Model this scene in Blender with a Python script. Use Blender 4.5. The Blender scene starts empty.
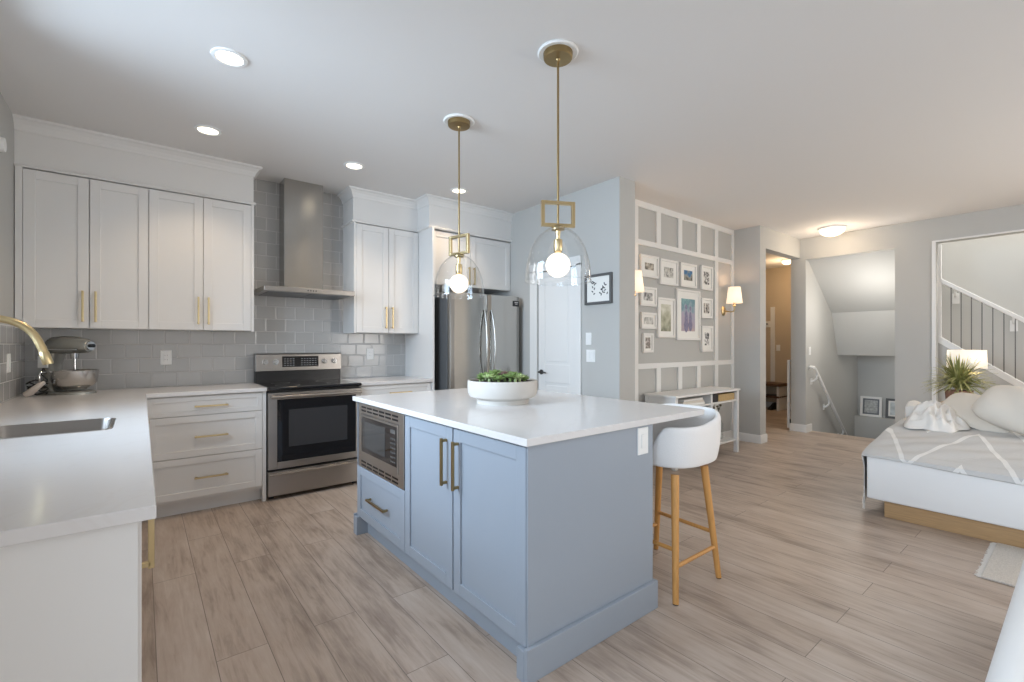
import bpy, bmesh, math, random
from mathutils import Vector, Matrix
random.seed(7)
PI = math.pi
scene = bpy.context.scene
COL = scene.collection

# ------------------------------------------------------------------ camera
FPX, YAW, CY, CAMH = 463.52, 0.6741, 344.05, 1.264
cam_data = bpy.data.cameras.new('camera')
cam_data.sensor_fit = 'HORIZONTAL'
cam_data.sensor_width = 36.0
cam_data.lens = FPX / 1024 * 36.0
cam_data.shift_y = (CY - 341.0) / 1024
cam_data.clip_start = 0.05
cam = bpy.data.objects.new('camera', cam_data)
COL.objects.link(cam)
cam.location = (0, 0, CAMH)
cam.rotation_euler = (PI / 2, 0, -YAW)
scene.camera = cam

# ------------------------------------------------------------------ world, exposure
world = bpy.data.worlds.new('sky')
scene.world = world
world.use_nodes = True
wn = world.node_tree.nodes
wn['Background'].inputs['Color'].default_value = (0.75, 0.86, 1.0, 1)
wn['Background'].inputs['Strength'].default_value = 1.0
vs = scene.view_settings
vs.view_transform = 'Standard'
vs.look = 'None'
vs.gamma = 1.0
vs.use_curve_mapping = False
vs.exposure = 0.12

# ------------------------------------------------------------------ lights: daylight at the windows, lamps of the room, added fills
def light(name, kind, loc, power, color, size=0.1, size_y=None, rot=(0, 0, 0), spot=None, spread=None):
    d = bpy.data.lights.new(name, kind)
    d.energy = power
    d.color = color
    if kind == 'AREA':
        d.shape = 'RECTANGLE' if size_y else 'DISK'
        d.size = size
        if size_y:
            d.size_y = size_y
        if spread:
            d.spread = spread
    else:
        d.shadow_soft_size = size
    if spot:
        d.spot_size = spot
        d.spot_blend = 0.6
    o = bpy.data.objects.new(name, d)
    COL.objects.link(o)
    o.location = loc
    o.rotation_euler = rot
    return o

DAY = (0.80, 0.90, 1.0)
DAYN = (1.0, 0.985, 0.96)
WARM = (1.0, 0.78, 0.55)
# window over the sink (left wall), the two glass doors behind the camera, the living-room window
light('daylight_sink_window', 'AREA', (-0.80, 2.55, 1.75), 60, (0.64, 0.81, 1.0), 1.9, 1.15, (0, -PI / 2 + .22, 0), None, 1.9)
light('left_window_fill', 'AREA', (-0.80, -0.35, 1.45), 40, (0.68, 0.83, 1.0), 2.1, 1.5, (0, -PI / 2 + .35, 0), None, 2.1)  # added blue light for the island front, through an added window
light('daylight_patio', 'AREA', (0.8, -3.30, 1.25), 14, (1.0, .92, .84), 2.1, 2.1, (PI / 2, 0, 0))
light('daylight_living_window', 'AREA', (4.85, -3.30, 1.45), 75, (1.0, .945, .88), 1.2, 1.7, (PI / 2, 0, 0))
light('daylight_side_window', 'AREA', (7.55, -2.05, 1.45), 85, (1.0, .96, .91), 1.7, 1.6, (0, PI / 2, 0))
light('upstairs_fill', 'AREA', (8.1, 0.1, 4.9), 110, DAYN, 0.9, 2.0, (0, 0, 0))  # added under the closed shaft ceiling, no window built there
for i, (x, y) in enumerate(((0.36, 2.827), (0.365, 3.883), (1.40, 3.886), (2.432, 3.876))):
    light('downlight_glow', 'SPOT', (x, y, 2.745), 17, WARM, 0.05, None, (0, 0, 0), 2.0)
light('flush_glow', 'POINT', (6.98, 2.10, 2.58), 7, WARM, 0.1)
light('hall_glow', 'POINT', (9.0, 3.4, 2.45), 13, (1.0, 0.70, 0.42), 0.08)
light('landing_fill', 'POINT', (9.2, 1.8, 0.8), 3, DAYN, 0.1)  # added point light for the landing, no lamp hangs there
light('stairwell_fill', 'POINT', (7.60, 1.85, 1.75), 17, (1.0, .97, .92), 0.25)  # added to brighten soffit and stair wall, has no fixture

# ------------------------------------------------------------------ materials
def s2l(c):
    return tuple(((v / 255) / 12.92 if v / 255 <= 0.04045 else ((v / 255 + 0.055) / 1.055) ** 2.4) for v in c)

MATS = {}
def mat(name, rgb, rough=0.5, metal=0.0, noise=0.0, nscale=20.0, bump=0.0, bscale=200.0, spec=0.5, coat=0.0, stretch=None, aniso=0.0):
    m = bpy.data.materials.new(name)
    m.use_nodes = True
    nt = m.node_tree
    b = nt.nodes['Principled BSDF']
    b.inputs['Base Color'].default_value = (*rgb, 1)
    b.inputs['Roughness'].default_value = rough
    b.inputs['Metallic'].default_value = metal
    b.inputs['Specular IOR Level'].default_value = spec
    b.inputs['Coat Weight'].default_value = coat
    if aniso:
        tg = nt.nodes.new('ShaderNodeTangent'); tg.direction_type = 'RADIAL'; tg.axis = 'Z'
        b.inputs['Anisotropic'].default_value = aniso
        b.inputs['Anisotropic Rotation'].default_value = 0.25
        nt.links.new(tg.outputs[0], b.inputs['Tangent'])
    tc = nt.nodes.new('ShaderNodeTexCoord')
    mp = nt.nodes.new('ShaderNodeMapping')
    nt.links.new(tc.outputs['Object'], mp.inputs['Vector'])
    if stretch:
        mp.inputs['Scale'].default_value = stretch
    if noise:
        n = nt.nodes.new('ShaderNodeTexNoise')
        n.inputs['Scale'].default_value = nscale
        n.inputs['Detail'].default_value = 4
        nt.links.new(mp.outputs['Vector'], n.inputs['Vector'])
        r = nt.nodes.new('ShaderNodeMapRange')
        r.inputs['To Min'].default_value = 1 - noise
        r.inputs['To Max'].default_value = 1 + noise
        nt.links.new(n.outputs['Fac'], r.inputs['Value'])
        mx = nt.nodes.new('ShaderNodeMix')
        mx.data_type = 'RGBA'
        mx.blend_type = 'MULTIPLY'
        mx.inputs['Factor'].default_value = 1
        mx.inputs['A'].default_value = (*rgb, 1)
        nt.links.new(r.outputs['Result'], mx.inputs['B'])
        nt.links.new(mx.outputs['Result'], b.inputs['Base Color'])
    if bump:
        n2 = nt.nodes.new('ShaderNodeTexNoise')
        n2.inputs['Scale'].default_value = bscale
        n2.inputs['Detail'].default_value = 3
        nt.links.new(mp.outputs['Vector'], n2.inputs['Vector'])
        bp = nt.nodes.new('ShaderNodeBump')
        bp.inputs['Strength'].default_value = bump
        bp.inputs['Distance'].default_value = 0.004
        nt.links.new(n2.outputs['Fac'], bp.inputs['Height'])
        nt.links.new(bp.outputs['Normal'], b.inputs['Normal'])
    MATS[name] = m
    return m

def emit_mat(name, rgb, strength):
    m = bpy.data.materials.new(name)
    m.use_nodes = True
    b = m.node_tree.nodes['Principled BSDF']
    b.inputs['Base Color'].default_value = (*rgb, 1)
    b.inputs['Emission Color'].default_value = (*rgb, 1)
    b.inputs['Emission Strength'].default_value = strength
    return m

def clear_glass(name, tint=(1, 1, 1), ior=1.45, strength=1.0):
    """thin clear glass: see-through with Fresnel reflections"""
    m = bpy.data.materials.new(name)
    m.use_nodes = True
    nt = m.node_tree
    nt.nodes.remove(nt.nodes['Principled BSDF'])
    out = nt.nodes['Material Output']
    t = nt.nodes.new('ShaderNodeBsdfTransparent')
    t.inputs['Color'].default_value = (*tint, 1)
    g = nt.nodes.new('ShaderNodeBsdfGlossy')
    g.inputs['Roughness'].default_value = 0.02
    lw = nt.nodes.new('ShaderNodeLayerWeight')
    lw.inputs['Blend'].default_value = 0.5
    pw = nt.nodes.new('ShaderNodeMath'); pw.operation = 'POWER'; pw.inputs[1].default_value = 3.5
    fr = nt.nodes.new('ShaderNodeMath'); fr.operation = 'MULTIPLY_ADD'
    fr.inputs[1].default_value = 0.75 * strength; fr.inputs[2].default_value = 0.045 * strength
    nt.links.new(lw.outputs['Facing'], pw.inputs[0]); nt.links.new(pw.outputs[0], fr.inputs[0])
    mx = nt.nodes.new('ShaderNodeMixShader')
    nt.links.new(fr.outputs[0], mx.inputs['Fac'])
    nt.links.new(t.outputs['BSDF'], mx.inputs[1])
    nt.links.new(g.outputs['BSDF'], mx.inputs[2])
    nt.links.new(mx.outputs['Shader'], out.inputs['Surface'])
    return m

M_wall = mat('grey_wall_paint', s2l((188, 187, 183)), 0.75, noise=0.012, nscale=3, bump=0.03, bscale=350)
M_ceil = mat('ceiling_paint', s2l((226, 223, 220)), 0.85, bump=0.05, bscale=260)
M_white = mat('white_trim_paint', s2l((232, 231, 228)), 0.45)
M_cab = mat('white_cabinet_paint', s2l((229, 227, 224)), 0.35)
M_blue = mat('blue_grey_cabinet_paint', s2l((154, 162, 172)), 0.38)
M_warmlit = mat('warm_lit_wall_paint', s2l((200, 184, 160)), 0.75)  # wall paint with the hall lamp's warm light put into the colour
M_brass = mat('brushed_brass', s2l((202, 182, 140)), 0.30, 1.0, noise=0.05, nscale=60)
M_abrass = mat('aged_brass', s2l((160, 138, 98)), 0.36, 1.0, noise=0.06, nscale=60)
M_steel = mat('brushed_stainless', s2l((176, 173, 168)), 0.21, 1.0, noise=0.05, nscale=30, stretch=(40, 40, 1), aniso=.8)
M_steelh = mat('brushed_stainless_horizontal', s2l((164, 160, 156)), 0.30, 1.0, noise=0.05, nscale=30, stretch=(1, 1, 60), aniso=.5)
M_steelm = mat('microwave_stainless', s2l((205, 201, 197)), 0.32, 1.0, noise=0.04, nscale=30, stretch=(1, 1, 60))
M_bowl = mat('satin_steel_bowl', s2l((196, 192, 188)), 0.24, 1.0)
M_chrome = mat('polished_metal', s2l((205, 205, 205)), 0.12, 1.0)
M_black = mat('black_enamel', (0.008, 0.008, 0.009), 0.25)
M_blackglass = mat('black_glass', (0.006, 0.006, 0.008), 0.06, coat=0.5)
M_dark = mat('dark_plastic', (0.02, 0.02, 0.022), 0.45)
M_darkgrey = mat('dark_grey_steel', s2l((112, 114, 116)), 0.4, 0.4)
M_nickel = mat('dark_nickel', s2l((105, 104, 102)), 0.3, 1.0)
M_plastic = mat('white_plastic', s2l((238, 238, 236)), 0.4)
M_oak = mat('oak_wood', s2l((205, 150, 84)), 0.5, noise=0.22, nscale=9, stretch=(12, 12, 1))
M_oakY = mat('oak_plinth_wood', s2l((190, 155, 112)), 0.5, noise=0.25, nscale=8, stretch=(14, 1, 16))
M_darkwood = mat('dark_wood', s2l((96, 66, 44)), 0.5, noise=0.25, nscale=8, stretch=(14, 1, 14))
M_shell = mat('stool_boucle', s2l((236, 233, 230)), 0.9, bump=0.25, bscale=160)
M_fabric = mat('white_upholstery', s2l((244, 243, 241)), 0.95, bump=0.12, bscale=500)
M_cream = mat('cream_linen', s2l((226, 218, 206)), 0.95, bump=0.2, bscale=350)
M_throw = mat('white_throw_cloth', s2l((236, 231, 224)), 0.95, bump=0.2, bscale=300)
M_ceramic = mat('white_stoneware', s2l((200, 195, 188)), 0.6, noise=0.05, nscale=14, bump=0.08, bscale=60)
M_soil = mat('potting_soil', (0.05, 0.035, 0.025), 0.95, bump=0.8, bscale=90)
M_succ = mat('succulent_green', s2l((122, 146, 84)), 0.5, noise=0.35, nscale=40)
M_succ2 = mat('succulent_pale', s2l((170, 188, 130)), 0.5, noise=0.3, nscale=40)
M_succ3 = mat('succulent_purple', s2l((112, 84, 80)), 0.5, noise=0.3, nscale=40)
M_leaf = mat('spiky_leaf_green', s2l((146, 148, 88)), 0.5, noise=0.35, nscale=12)
M_leaf2 = mat('spiky_leaf_pale', s2l((190, 186, 128)), 0.5, noise=0.3, nscale=12)
M_frame = mat('white_picture_frame', s2l((233, 230, 225)), 0.4)
M_mat = mat('picture_mat_board', s2l((240, 238, 232)), 0.8)
M_greyframe = mat('dark_grey_frame', s2l((92, 92, 92)), 0.5)
M_handmix = mat('silver_enamel', s2l((160, 160, 154)), 0.22, 0.55)
M_wicker = mat('wicker', s2l((196, 168, 120)), 0.8, noise=0.3, nscale=60, bump=0.5, bscale=120)
M_rubber = mat('black_rubber', (0.012, 0.012, 0.012), 0.6)
M_shade = emit_mat('lit_fabric_shade', (1.0, 0.80, 0.60), 0.75)
M_lampshade = emit_mat('lit_white_shade', (1.0, 0.90, 0.76), 0.42)
M_bulb = emit_mat('lit_opal_globe', (1.0, 0.83, 0.66), 1.6)
M_lens = emit_mat('lit_lens', (1.0, 0.88, 0.70), 3.5)
M_flush = emit_mat('lit_frosted_bowl', (1.0, 0.84, 0.62), 1.5)
M_glass = clear_glass('pendant_glass', (0.985, 0.99, 0.99), 1.5)
M_pane = clear_glass('window_pane_glass')
M_vase = clear_glass('vase_glass', (0.93, 0.95, 0.95), 1.5)

# quartz with faint veins
def quartz():
    m = mat('white_quartz', s2l((232, 230, 229)), 0.16)
    nt = m.node_tree
    b = nt.nodes['Principled BSDF']
    tc = nt.nodes['Texture Coordinate']
    n = nt.nodes.new('ShaderNodeTexNoise'); n.inputs['Scale'].default_value = 1.3; n.inputs['Detail'].default_value = 6
    n.inputs['Distortion'].default_value = 1.6
    nt.links.new(tc.outputs['Object'], n.inputs['Vector'])
    a = nt.nodes.new('ShaderNodeMath'); a.operation = 'SUBTRACT'; a.inputs[1].default_value = 0.5
    nt.links.new(n.outputs['Fac'], a.inputs[0])
    ab = nt.nodes.new('ShaderNodeMath'); ab.operation = 'ABSOLUTE'
    nt.links.new(a.outputs[0], ab.inputs[0])
    mr = nt.nodes.new('ShaderNodeMapRange')
    mr.inputs['From Max'].default_value = 0.012
    mr.inputs['To Min'].default_value = 1.0; mr.inputs['To Max'].default_value = 0.0
    nt.links.new(ab.outputs[0], mr.inputs['Value'])
    mul = nt.nodes.new('ShaderNodeMath'); mul.operation = 'MULTIPLY'; mul.inputs[1].default_value = 0.25
    nt.links.new(mr.outputs['Result'], mul.inputs[0])
    mx = nt.nodes.new('ShaderNodeMix'); mx.data_type = 'RGBA'
    mx.inputs['A'].default_value = (*s2l((222, 219, 217)), 1)
    mx.inputs['B'].default_value = (*s2l((212, 205, 200)), 1)
    nt.links.new(mul.outputs[0], mx.inputs['Factor'])
    nt.links.new(mx.outputs['Result'], b.inputs['Base Color'])
    return m
M_quartz = quartz()

# laminate planks running along Y
def planks():
    m = bpy.data.materials.new('grey_brown_plank_floor'); m.use_nodes = True
    nt = m.node_tree; L = nt.links; N = nt.nodes.new
    b = nt.nodes['Principled BSDF']
    tc = N('ShaderNodeTexCoord')
    sp = N('ShaderNodeSeparateXYZ'); L.new(tc.outputs['Object'], sp.inputs[0])
    cb = N('ShaderNodeCombineXYZ')
    L.new(sp.outputs['Y'], cb.inputs['X']); L.new(sp.outputs['X'], cb.inputs['Y'])
    br = N('ShaderNodeTexBrick')
    br.inputs['Scale'].default_value = 1.0
    br.inputs['Brick Width'].default_value = 1.45
    br.inputs['Row Height'].default_value = 0.186
    br.inputs['Mortar Size'].default_value = 0.0016
    br.inputs['Mortar Smooth'].default_value = 0.2
    br.inputs['Bias'].default_value = 0.0
    br.offset = 0.37; br.offset_frequency = 2
    br.inputs['Color1'].default_value = (0, 0, 0, 1)
    br.inputs['Color2'].default_value = (1, 1, 1, 1)
    br.inputs['Mortar'].default_value = (0.5, 0.5, 0.5, 1)
    L.new(cb.outputs[0], br.inputs['Vector'])
    # grain: stretched noise, shifted per plank
    ad = N('ShaderNodeVectorMath'); ad.operation = 'MULTIPLY_ADD'
    ad.inputs[1].default_value = (0, 3.7, 11.3)
    L.new(br.outputs['Color'], ad.inputs[0])
    mp = N('ShaderNodeMapping'); mp.inputs['Scale'].default_value = (3.2, 34, 1)
    L.new(cb.outputs[0], mp.inputs['Vector']); L.new(mp.outputs['Vector'], ad.inputs[2])
    n1 = N('ShaderNodeTexNoise'); n1.inputs['Scale'].default_value = 1.0; n1.inputs['Detail'].default_value = 8; n1.inputs['Roughness'].default_value = 0.65; n1.inputs['Distortion'].default_value = 0.5
    L.new(ad.outputs[0], n1.inputs['Vector'])
    mp2 = N('ShaderNodeMapping'); mp2.inputs['Scale'].default_value = (2.6, 6.5, 1)
    L.new(cb.outputs[0], mp2.inputs['Vector'])
    n2 = N('ShaderNodeTexNoise'); n2.inputs['Scale'].default_value = 1.0; n2.inputs['Detail'].default_value = 4
    L.new(mp2.outputs['Vector'], n2.inputs['Vector'])
    cr = N('ShaderNodeValToRGB')
    cr.color_ramp.elements[0].position = 0.31; cr.color_ramp.elements[0].color = (*s2l((138, 121, 108)), 1)
    cr.color_ramp.elements[1].position = 0.71; cr.color_ramp.elements[1].color = (*s2l((203, 189, 177)), 1)
    e = cr.color_ramp.elements.new(0.50); e.color = (*s2l((184, 166, 151)), 1)
    sm = N('ShaderNodeMath'); sm.operation = 'MULTIPLY_ADD'; sm.inputs[1].default_value = 0.45
    L.new(n2.outputs['Fac'], sm.inputs[0])
    s3 = N('ShaderNodeMath'); s3.operation = 'MULTIPLY'; s3.inputs[1].default_value = 0.55
    L.new(n1.outputs['Fac'], s3.inputs[0]); L.new(s3.outputs[0], sm.inputs[2])
    pv = N('ShaderNodeMath'); pv.operation = 'MULTIPLY_ADD'; pv.inputs[1].default_value = 0.10
    sc = N('ShaderNodeSeparateColor'); L.new(br.outputs['Color'], sc.inputs[0])
    L.new(sc.outputs[0], pv.inputs[0])
    s5 = N('ShaderNodeMath'); s5.operation = 'SUBTRACT'; s5.inputs[1].default_value = 0.05
    L.new(sm.outputs[0], s5.inputs[0]); L.new(s5.outputs[0], pv.inputs[2])
    L.new(pv.outputs[0], cr.inputs['Fac'])
    mx = N('ShaderNodeMix'); mx.data_type = 'RGBA'
    L.new(br.outputs['Fac'], mx.inputs['Factor'])
    L.new(cr.outputs['Color'], mx.inputs['A'])
    mx.inputs['B'].default_value = (*s2l((120, 108, 98)), 1)
    L.new(mx.outputs['Result'], b.inputs['Base Color'])
    b.inputs['Roughness'].default_value = 0.42
    bp = N('ShaderNodeBump'); bp.inputs['Strength'].default_value = 0.12; bp.inputs['Distance'].default_value = 0.002
    L.new(n1.outputs['Fac'], bp.inputs['Height']); L.new(bp.outputs['Normal'], b.inputs['Normal'])
    return m
M_floor = planks()

def tiles(name, axis):
    m = bpy.data.materials.new(name); m.use_nodes = True
    nt = m.node_tree; L = nt.links; N = nt.nodes.new
    b = nt.nodes['Principled BSDF']
    tc = N('ShaderNodeTexCoord')
    sp = N('ShaderNodeSeparateXYZ'); L.new(tc.outputs['Object'], sp.inputs[0])
    cb = N('ShaderNodeCombineXYZ')
    L.new(sp.outputs[axis], cb.inputs['X']); L.new(sp.outputs['Z'], cb.inputs['Y'])
    br = N('ShaderNodeTexBrick')
    br.inputs['Scale'].default_value = 1.0
    br.inputs['Brick Width'].default_value = 0.167
    br.inputs['Row Height'].default_value = 0.1165
    br.inputs['Mortar Size'].default_value = 0.0028
    br.inputs['Mortar Smooth'].default_value = 0.25
    br.inputs['Color1'].default_value = (*s2l((178, 177, 175)), 1)
    br.inputs['Color2'].default_value = (*s2l((187, 186, 184)), 1)
    br.inputs['Mortar'].default_value = (*s2l((202, 200, 198)), 1)
    br.inputs['Bias'].default_value = 0.0
    L.new(cb.outputs[0], br.inputs['Vector'])
    L.new(br.outputs['Color'], b.inputs['Base Color'])
    # tiles glossy, grout matt; bevelled edges from a wider copy of the joints
    mr = N('ShaderNodeMapRange'); mr.inputs['To Min'].default_value = 0.18; mr.inputs['To Max'].default_value = 0.7
    L.new(br.outputs['Fac'], mr.inputs['Value']); L.new(mr.outputs['Result'], b.inputs['Roughness'])
    br2 = N('ShaderNodeTexBrick')
    for k in ('Scale', 'Brick Width', 'Row Height'):
        br2.inputs[k].default_value = br.inputs[k].default_value
    br2.inputs['Mortar Size'].default_value = 0.010
    br2.inputs['Mortar Smooth'].default_value = 1.0
    L.new(cb.outputs[0], br2.inputs['Vector'])
    nz = N('ShaderNodeTexNoise'); nz.inputs['Scale'].default_value = 9
    L.new(tc.outputs['Object'], nz.inputs['Vector'])
    mm = N('ShaderNodeMath'); mm.operation = 'MULTIPLY_ADD'; mm.inputs[1].default_value = -1.0
    L.new(br2.outputs['Fac'], mm.inputs[0]); L.new(nz.outputs['Fac'], mm.inputs[2])
    bp = N('ShaderNodeBump'); bp.inputs['Strength'].default_value = 0.30; bp.inputs['Distance'].default_value = 0.004
    L.new(mm.outputs[0], bp.inputs['Height']); L.new(bp.outputs['Normal'], b.inputs['Normal'])
    return m
M_tileX = tiles('grey_subway_tile_back', 'X')
M_tileY = tiles('grey_subway_tile_side', 'Y')

def blanket_mat():
    m = bpy.data.materials.new('grey_blanket_white_stripes'); m.use_nodes = True
    nt = m.node_tree; L = nt.links; N = nt.nodes.new
    b = nt.nodes['Principled BSDF']; b.inputs['Roughness'].default_value = 0.95
    uv = N('ShaderNodeUVMap')
    sp = N('ShaderNodeSeparateXYZ'); L.new(uv.outputs['UV'], sp.inputs[0])
    # zig-zag: triangle wave in U, repeated in V
    def M(op, *vals):
        n = N('ShaderNodeMath'); n.operation = op
        for i, v in enumerate(vals):
            if isinstance(v, (int, float)): n.inputs[i].default_value = v
            else: L.new(v, n.inputs[i])
        return n.outputs[0]
    tri = M('PINGPONG', sp.outputs['Y'], 0.27)
    v = M('ADD', M('MULTIPLY', sp.outputs['X'], 0.31), tri)
    fr = M('PINGPONG', v, 0.12)
    line = M('LESS_THAN', fr, 0.014)
    nz = N('ShaderNodeTexNoise'); nz.inputs['Scale'].default_value = 60
    L.new(uv.outputs['UV'], nz.inputs['Vector'])
    mx = N('ShaderNodeMix'); mx.data_type = 'RGBA'
    mx.inputs['A'].default_value = (*s2l((208, 206, 203)), 1); mx.inputs['B'].default_value = (*s2l((238, 236, 232)), 1)
    L.new(line, mx.inputs['Factor']); L.new(mx.outputs['Result'], b.inputs['Base Color'])
    hh = M('ADD', M('MULTIPLY', line, 0.8), nz.outputs['Fac'])
    bp = N('ShaderNodeBump'); bp.inputs['Strength'].default_value = 0.4; bp.inputs['Distance'].default_value = 0.006
    L.new(hh, bp.inputs['Height']); L.new(bp.outputs['Normal'], b.inputs['Normal'])
    return m
M_blanket = blanket_mat()

def print_mat(name, stops, scale=9.0, grad=0.0, seed=0.0):
    """flat picture: soft blotches through a colour ramp, optionally banded from bottom to top"""
    m = bpy.data.materials.new(name); m.use_nodes = True
    nt = m.node_tree; L = nt.links; N = nt.nodes.new
    b = nt.nodes['Principled BSDF']; b.inputs['Roughness'].default_value = 0.55
    tc = N('ShaderNodeTexCoord')
    mp = N('ShaderNodeMapping'); mp.inputs['Location'].default_value = (seed, seed * 0.7, seed * 1.3)
    L.new(tc.outputs['Object'], mp.inputs['Vector'])
    n = N('ShaderNodeTexNoise'); n.inputs['Scale'].default_value = scale; n.inputs['Detail'].default_value = 3
    L.new(mp.outputs['Vector'], n.inputs['Vector'])
    sp = N('ShaderNodeSeparateXYZ'); L.new(tc.outputs['Generated'], sp.inputs[0])
    g = N('ShaderNodeMath'); g.operation = 'MULTIPLY'; g.inputs[1].default_value = grad
    L.new(sp.outputs['Z'], g.inputs[0])
    a = N('ShaderNodeMath'); a.operation = 'MULTIPLY_ADD'; a.inputs[1].default_value = 1 - grad
    L.new(n.outputs['Fac'], a.inputs[0]); L.new(g.outputs[0], a.inputs[2])
    cr = N('ShaderNodeValToRGB')
    els = cr.color_ramp.elements
    els[0].position, els[0].color = stops[0][0], (*s2l(stops[0][1]), 1)
    els[1].position, els[1].color = stops[-1][0], (*s2l(stops[-1][1]), 1)
    for p, c in stops[1:-1]:
        e = els.new(p); e.color = (*s2l(c), 1)
    L.new(a.outputs[0], cr.inputs['Fac']); L.new(cr.outputs['Color'], b.inputs['Base Color'])
    return m

# ------------------------------------------------------------------ mesh helpers
WORLD = {}
class MB:
    def __init__(self):
        self.bm = bmesh.new()
    def box(self, x0, x1, y0, y1, z0, z1):
        if x0 > x1: x0, x1 = x1, x0
        if y0 > y1: y0, y1 = y1, y0
        if z0 > z1: z0, z1 = z1, z0
        v = [self.bm.verts.new(p) for p in ((x0, y0, z0), (x1, y0, z0), (x1, y1, z0), (x0, y1, z0), (x0, y0, z1), (x1, y0, z1), (x1, y1, z1), (x0, y1, z1))]
        for f in ((0, 3, 2, 1), (4, 5, 6, 7), (0, 1, 5, 4), (1, 2, 6, 5), (2, 3, 7, 6), (3, 0, 4, 7)):
            self.bm.faces.new([v[i] for i in f])
        return self
    def fbox(self, F, u0, u1, z0, z1, d0, d1):
        """box on a face F = (axis of its normal, sign, position); u runs along the face, d outward"""
        ax, s, base = F
        if ax == 'x': self.box(base + s * d0, base + s * d1, u0, u1, z0, z1)
        else: self.box(u0, u1, base + s * d0, base + s * d1, z0, z1)
        return self
    def quad(self, *pts):
        self.bm.faces.new([self.bm.verts.new(p) for p in pts]); return self
    def rings(self, rings, cap0=True, cap1=True, closed=True):
        vs_ = [[self.bm.verts.new(p) for p in r] for r in rings]
        n = len(vs_[0])
        for a, b in zip(vs_, vs_[1:]):
            for i in range(n if closed else n - 1):
                j = (i + 1) % n
                self.bm.faces.new((a[i], a[j], b[j], b[i]))
        if cap0: self.bm.faces.new(list(reversed(vs_[0])))
        if cap1: self.bm.faces.new(vs_[-1])
        return self
    def cyl(self, p0, p1, r0, r1=None, seg=16, cap=True):
        r1 = r0 if r1 is None else r1
        p0, p1 = Vector(p0), Vector(p1)
        d = (p1 - p0).normalized()
        a = d.orthogonal().normalized(); b = d.cross(a)
        ring = lambda p, r: [p + (a * math.cos(2 * PI * i / seg) + b * math.sin(2 * PI * i / seg)) * r for i in range(seg)]
        return self.rings([ring(p0, r0), ring(p1, r1)], cap, cap)
    def tube(self, path, r, seg=10, cap=True):
        P = [Vector(p) for p in path]
        R = r if isinstance(r, (list, tuple)) else [r] * len(P)
        t0 = (P[1] - P[0]).normalized()
        a = t0.orthogonal().normalized()
        out = []
        for i, p in enumerate(P):
            t = (P[min(i + 1, len(P) - 1)] - P[max(i - 1, 0)]).normalized()
            a = (a - t * a.dot(t)).normalized(); b = t.cross(a)
            out.append([p + (a * math.cos(2 * PI * k / seg) + b * math.sin(2 * PI * k / seg)) * R[i] for k in range(seg)])
        return self.rings(out, cap, cap)
    def lathe(self, prof, c, seg=32, cap0=True, cap1=True):
        out = []
        for r, z in prof:
            r = max(r, 1e-4)
            out.append([(c[0] + r * math.cos(2 * PI * i / seg), c[1] + r * math.sin(2 * PI * i / seg), c[2] + z) for i in range(seg)])
        return self.rings(out, cap0, cap1)
    def sphere(self, c, r, seg=24, rings=14, sc=(1, 1, 1)):
        prof = [(math.sin(PI * i / rings), -math.cos(PI * i / rings)) for i in range(rings + 1)]
        out = [[(c[0] + r * sc[0] * max(p, 1e-3) * math.cos(2 * PI * k / seg), c[1] + r * sc[1] * max(p, 1e-3) * math.sin(2 * PI * k / seg), c[2] + r * sc[2] * q) for k in range(seg)] for p, q in prof]
        return self.rings(out)
    def sweep(self, path, prof):
        """profile of (outward, z) swept along an XY polyline, mitred; outward is to the right of travel"""
        P = [Vector((p[0], p[1])) for p in path]
        out = []
        for i, p in enumerate(P):
            d0 = (P[i] - P[i - 1]).normalized() if i > 0 else None
            d1 = (P[i + 1] - P[i]).normalized() if i < len(P) - 1 else None
            n0 = Vector((d0.y, -d0.x)) if d0 else None
            n1 = Vector((d1.y, -d1.x)) if d1 else None
            if n0 and n1:
                n = (n0 + n1); n = n / n.dot(n0) if abs(n.dot(n0)) > 1e-6 else n0
            else: n = n0 or n1
            out.append([(p.x + n.x * o, p.y + n.y * o, z) for o, z in prof])
        return self.rings(out)
    def build(self, name, m, parent=None, bevel=0.0, smooth=False, seg=2, angle=0.6, solid=0.0, subsurf=0):
        bm = self.bm
        bmesh.ops.recalc_face_normals(bm, faces=bm.faces)
        if parent is None:
            xs = [v.co.x for v in bm.verts]; ys = [v.co.y for v in bm.verts]; zs = [v.co.z for v in bm.verts]
            org = Vector(((min(xs) + max(xs)) / 2, (min(ys) + max(ys)) / 2, min(zs)))
        else: org = WORLD[parent.name]
        me = bpy.data.meshes.new(name)
        bmesh.ops.translate(bm, verts=bm.verts, vec=-org)
        bm.to_mesh(me); bm.free()
        if smooth:
            me.polygons.foreach_set('use_smooth', [True] * len(me.polygons))
        me.materials.append(m)
        o = bpy.data.objects.new(name, me); COL.objects.link(o)
        if parent is None: o.location = org
        else: o.parent = parent
        WORLD[o.name] = org
        if subsurf:
            s = o.modifiers.new('subsurf', 'SUBSURF'); s.levels = s.render_levels = subsurf
        if solid:
            s = o.modifiers.new('solid', 'SOLIDIFY'); s.thickness = solid; s.offset = 0
        if bevel:
            b = o.modifiers.new('bevel', 'BEVEL'); b.width = bevel; b.segments = seg; b.limit_method = 'ANGLE'; b.angle_limit = angle
            b.harden_normals = False
        if smooth and not subsurf:
            me.set_sharp_from_angle(angle=0.7)
        return o

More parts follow.
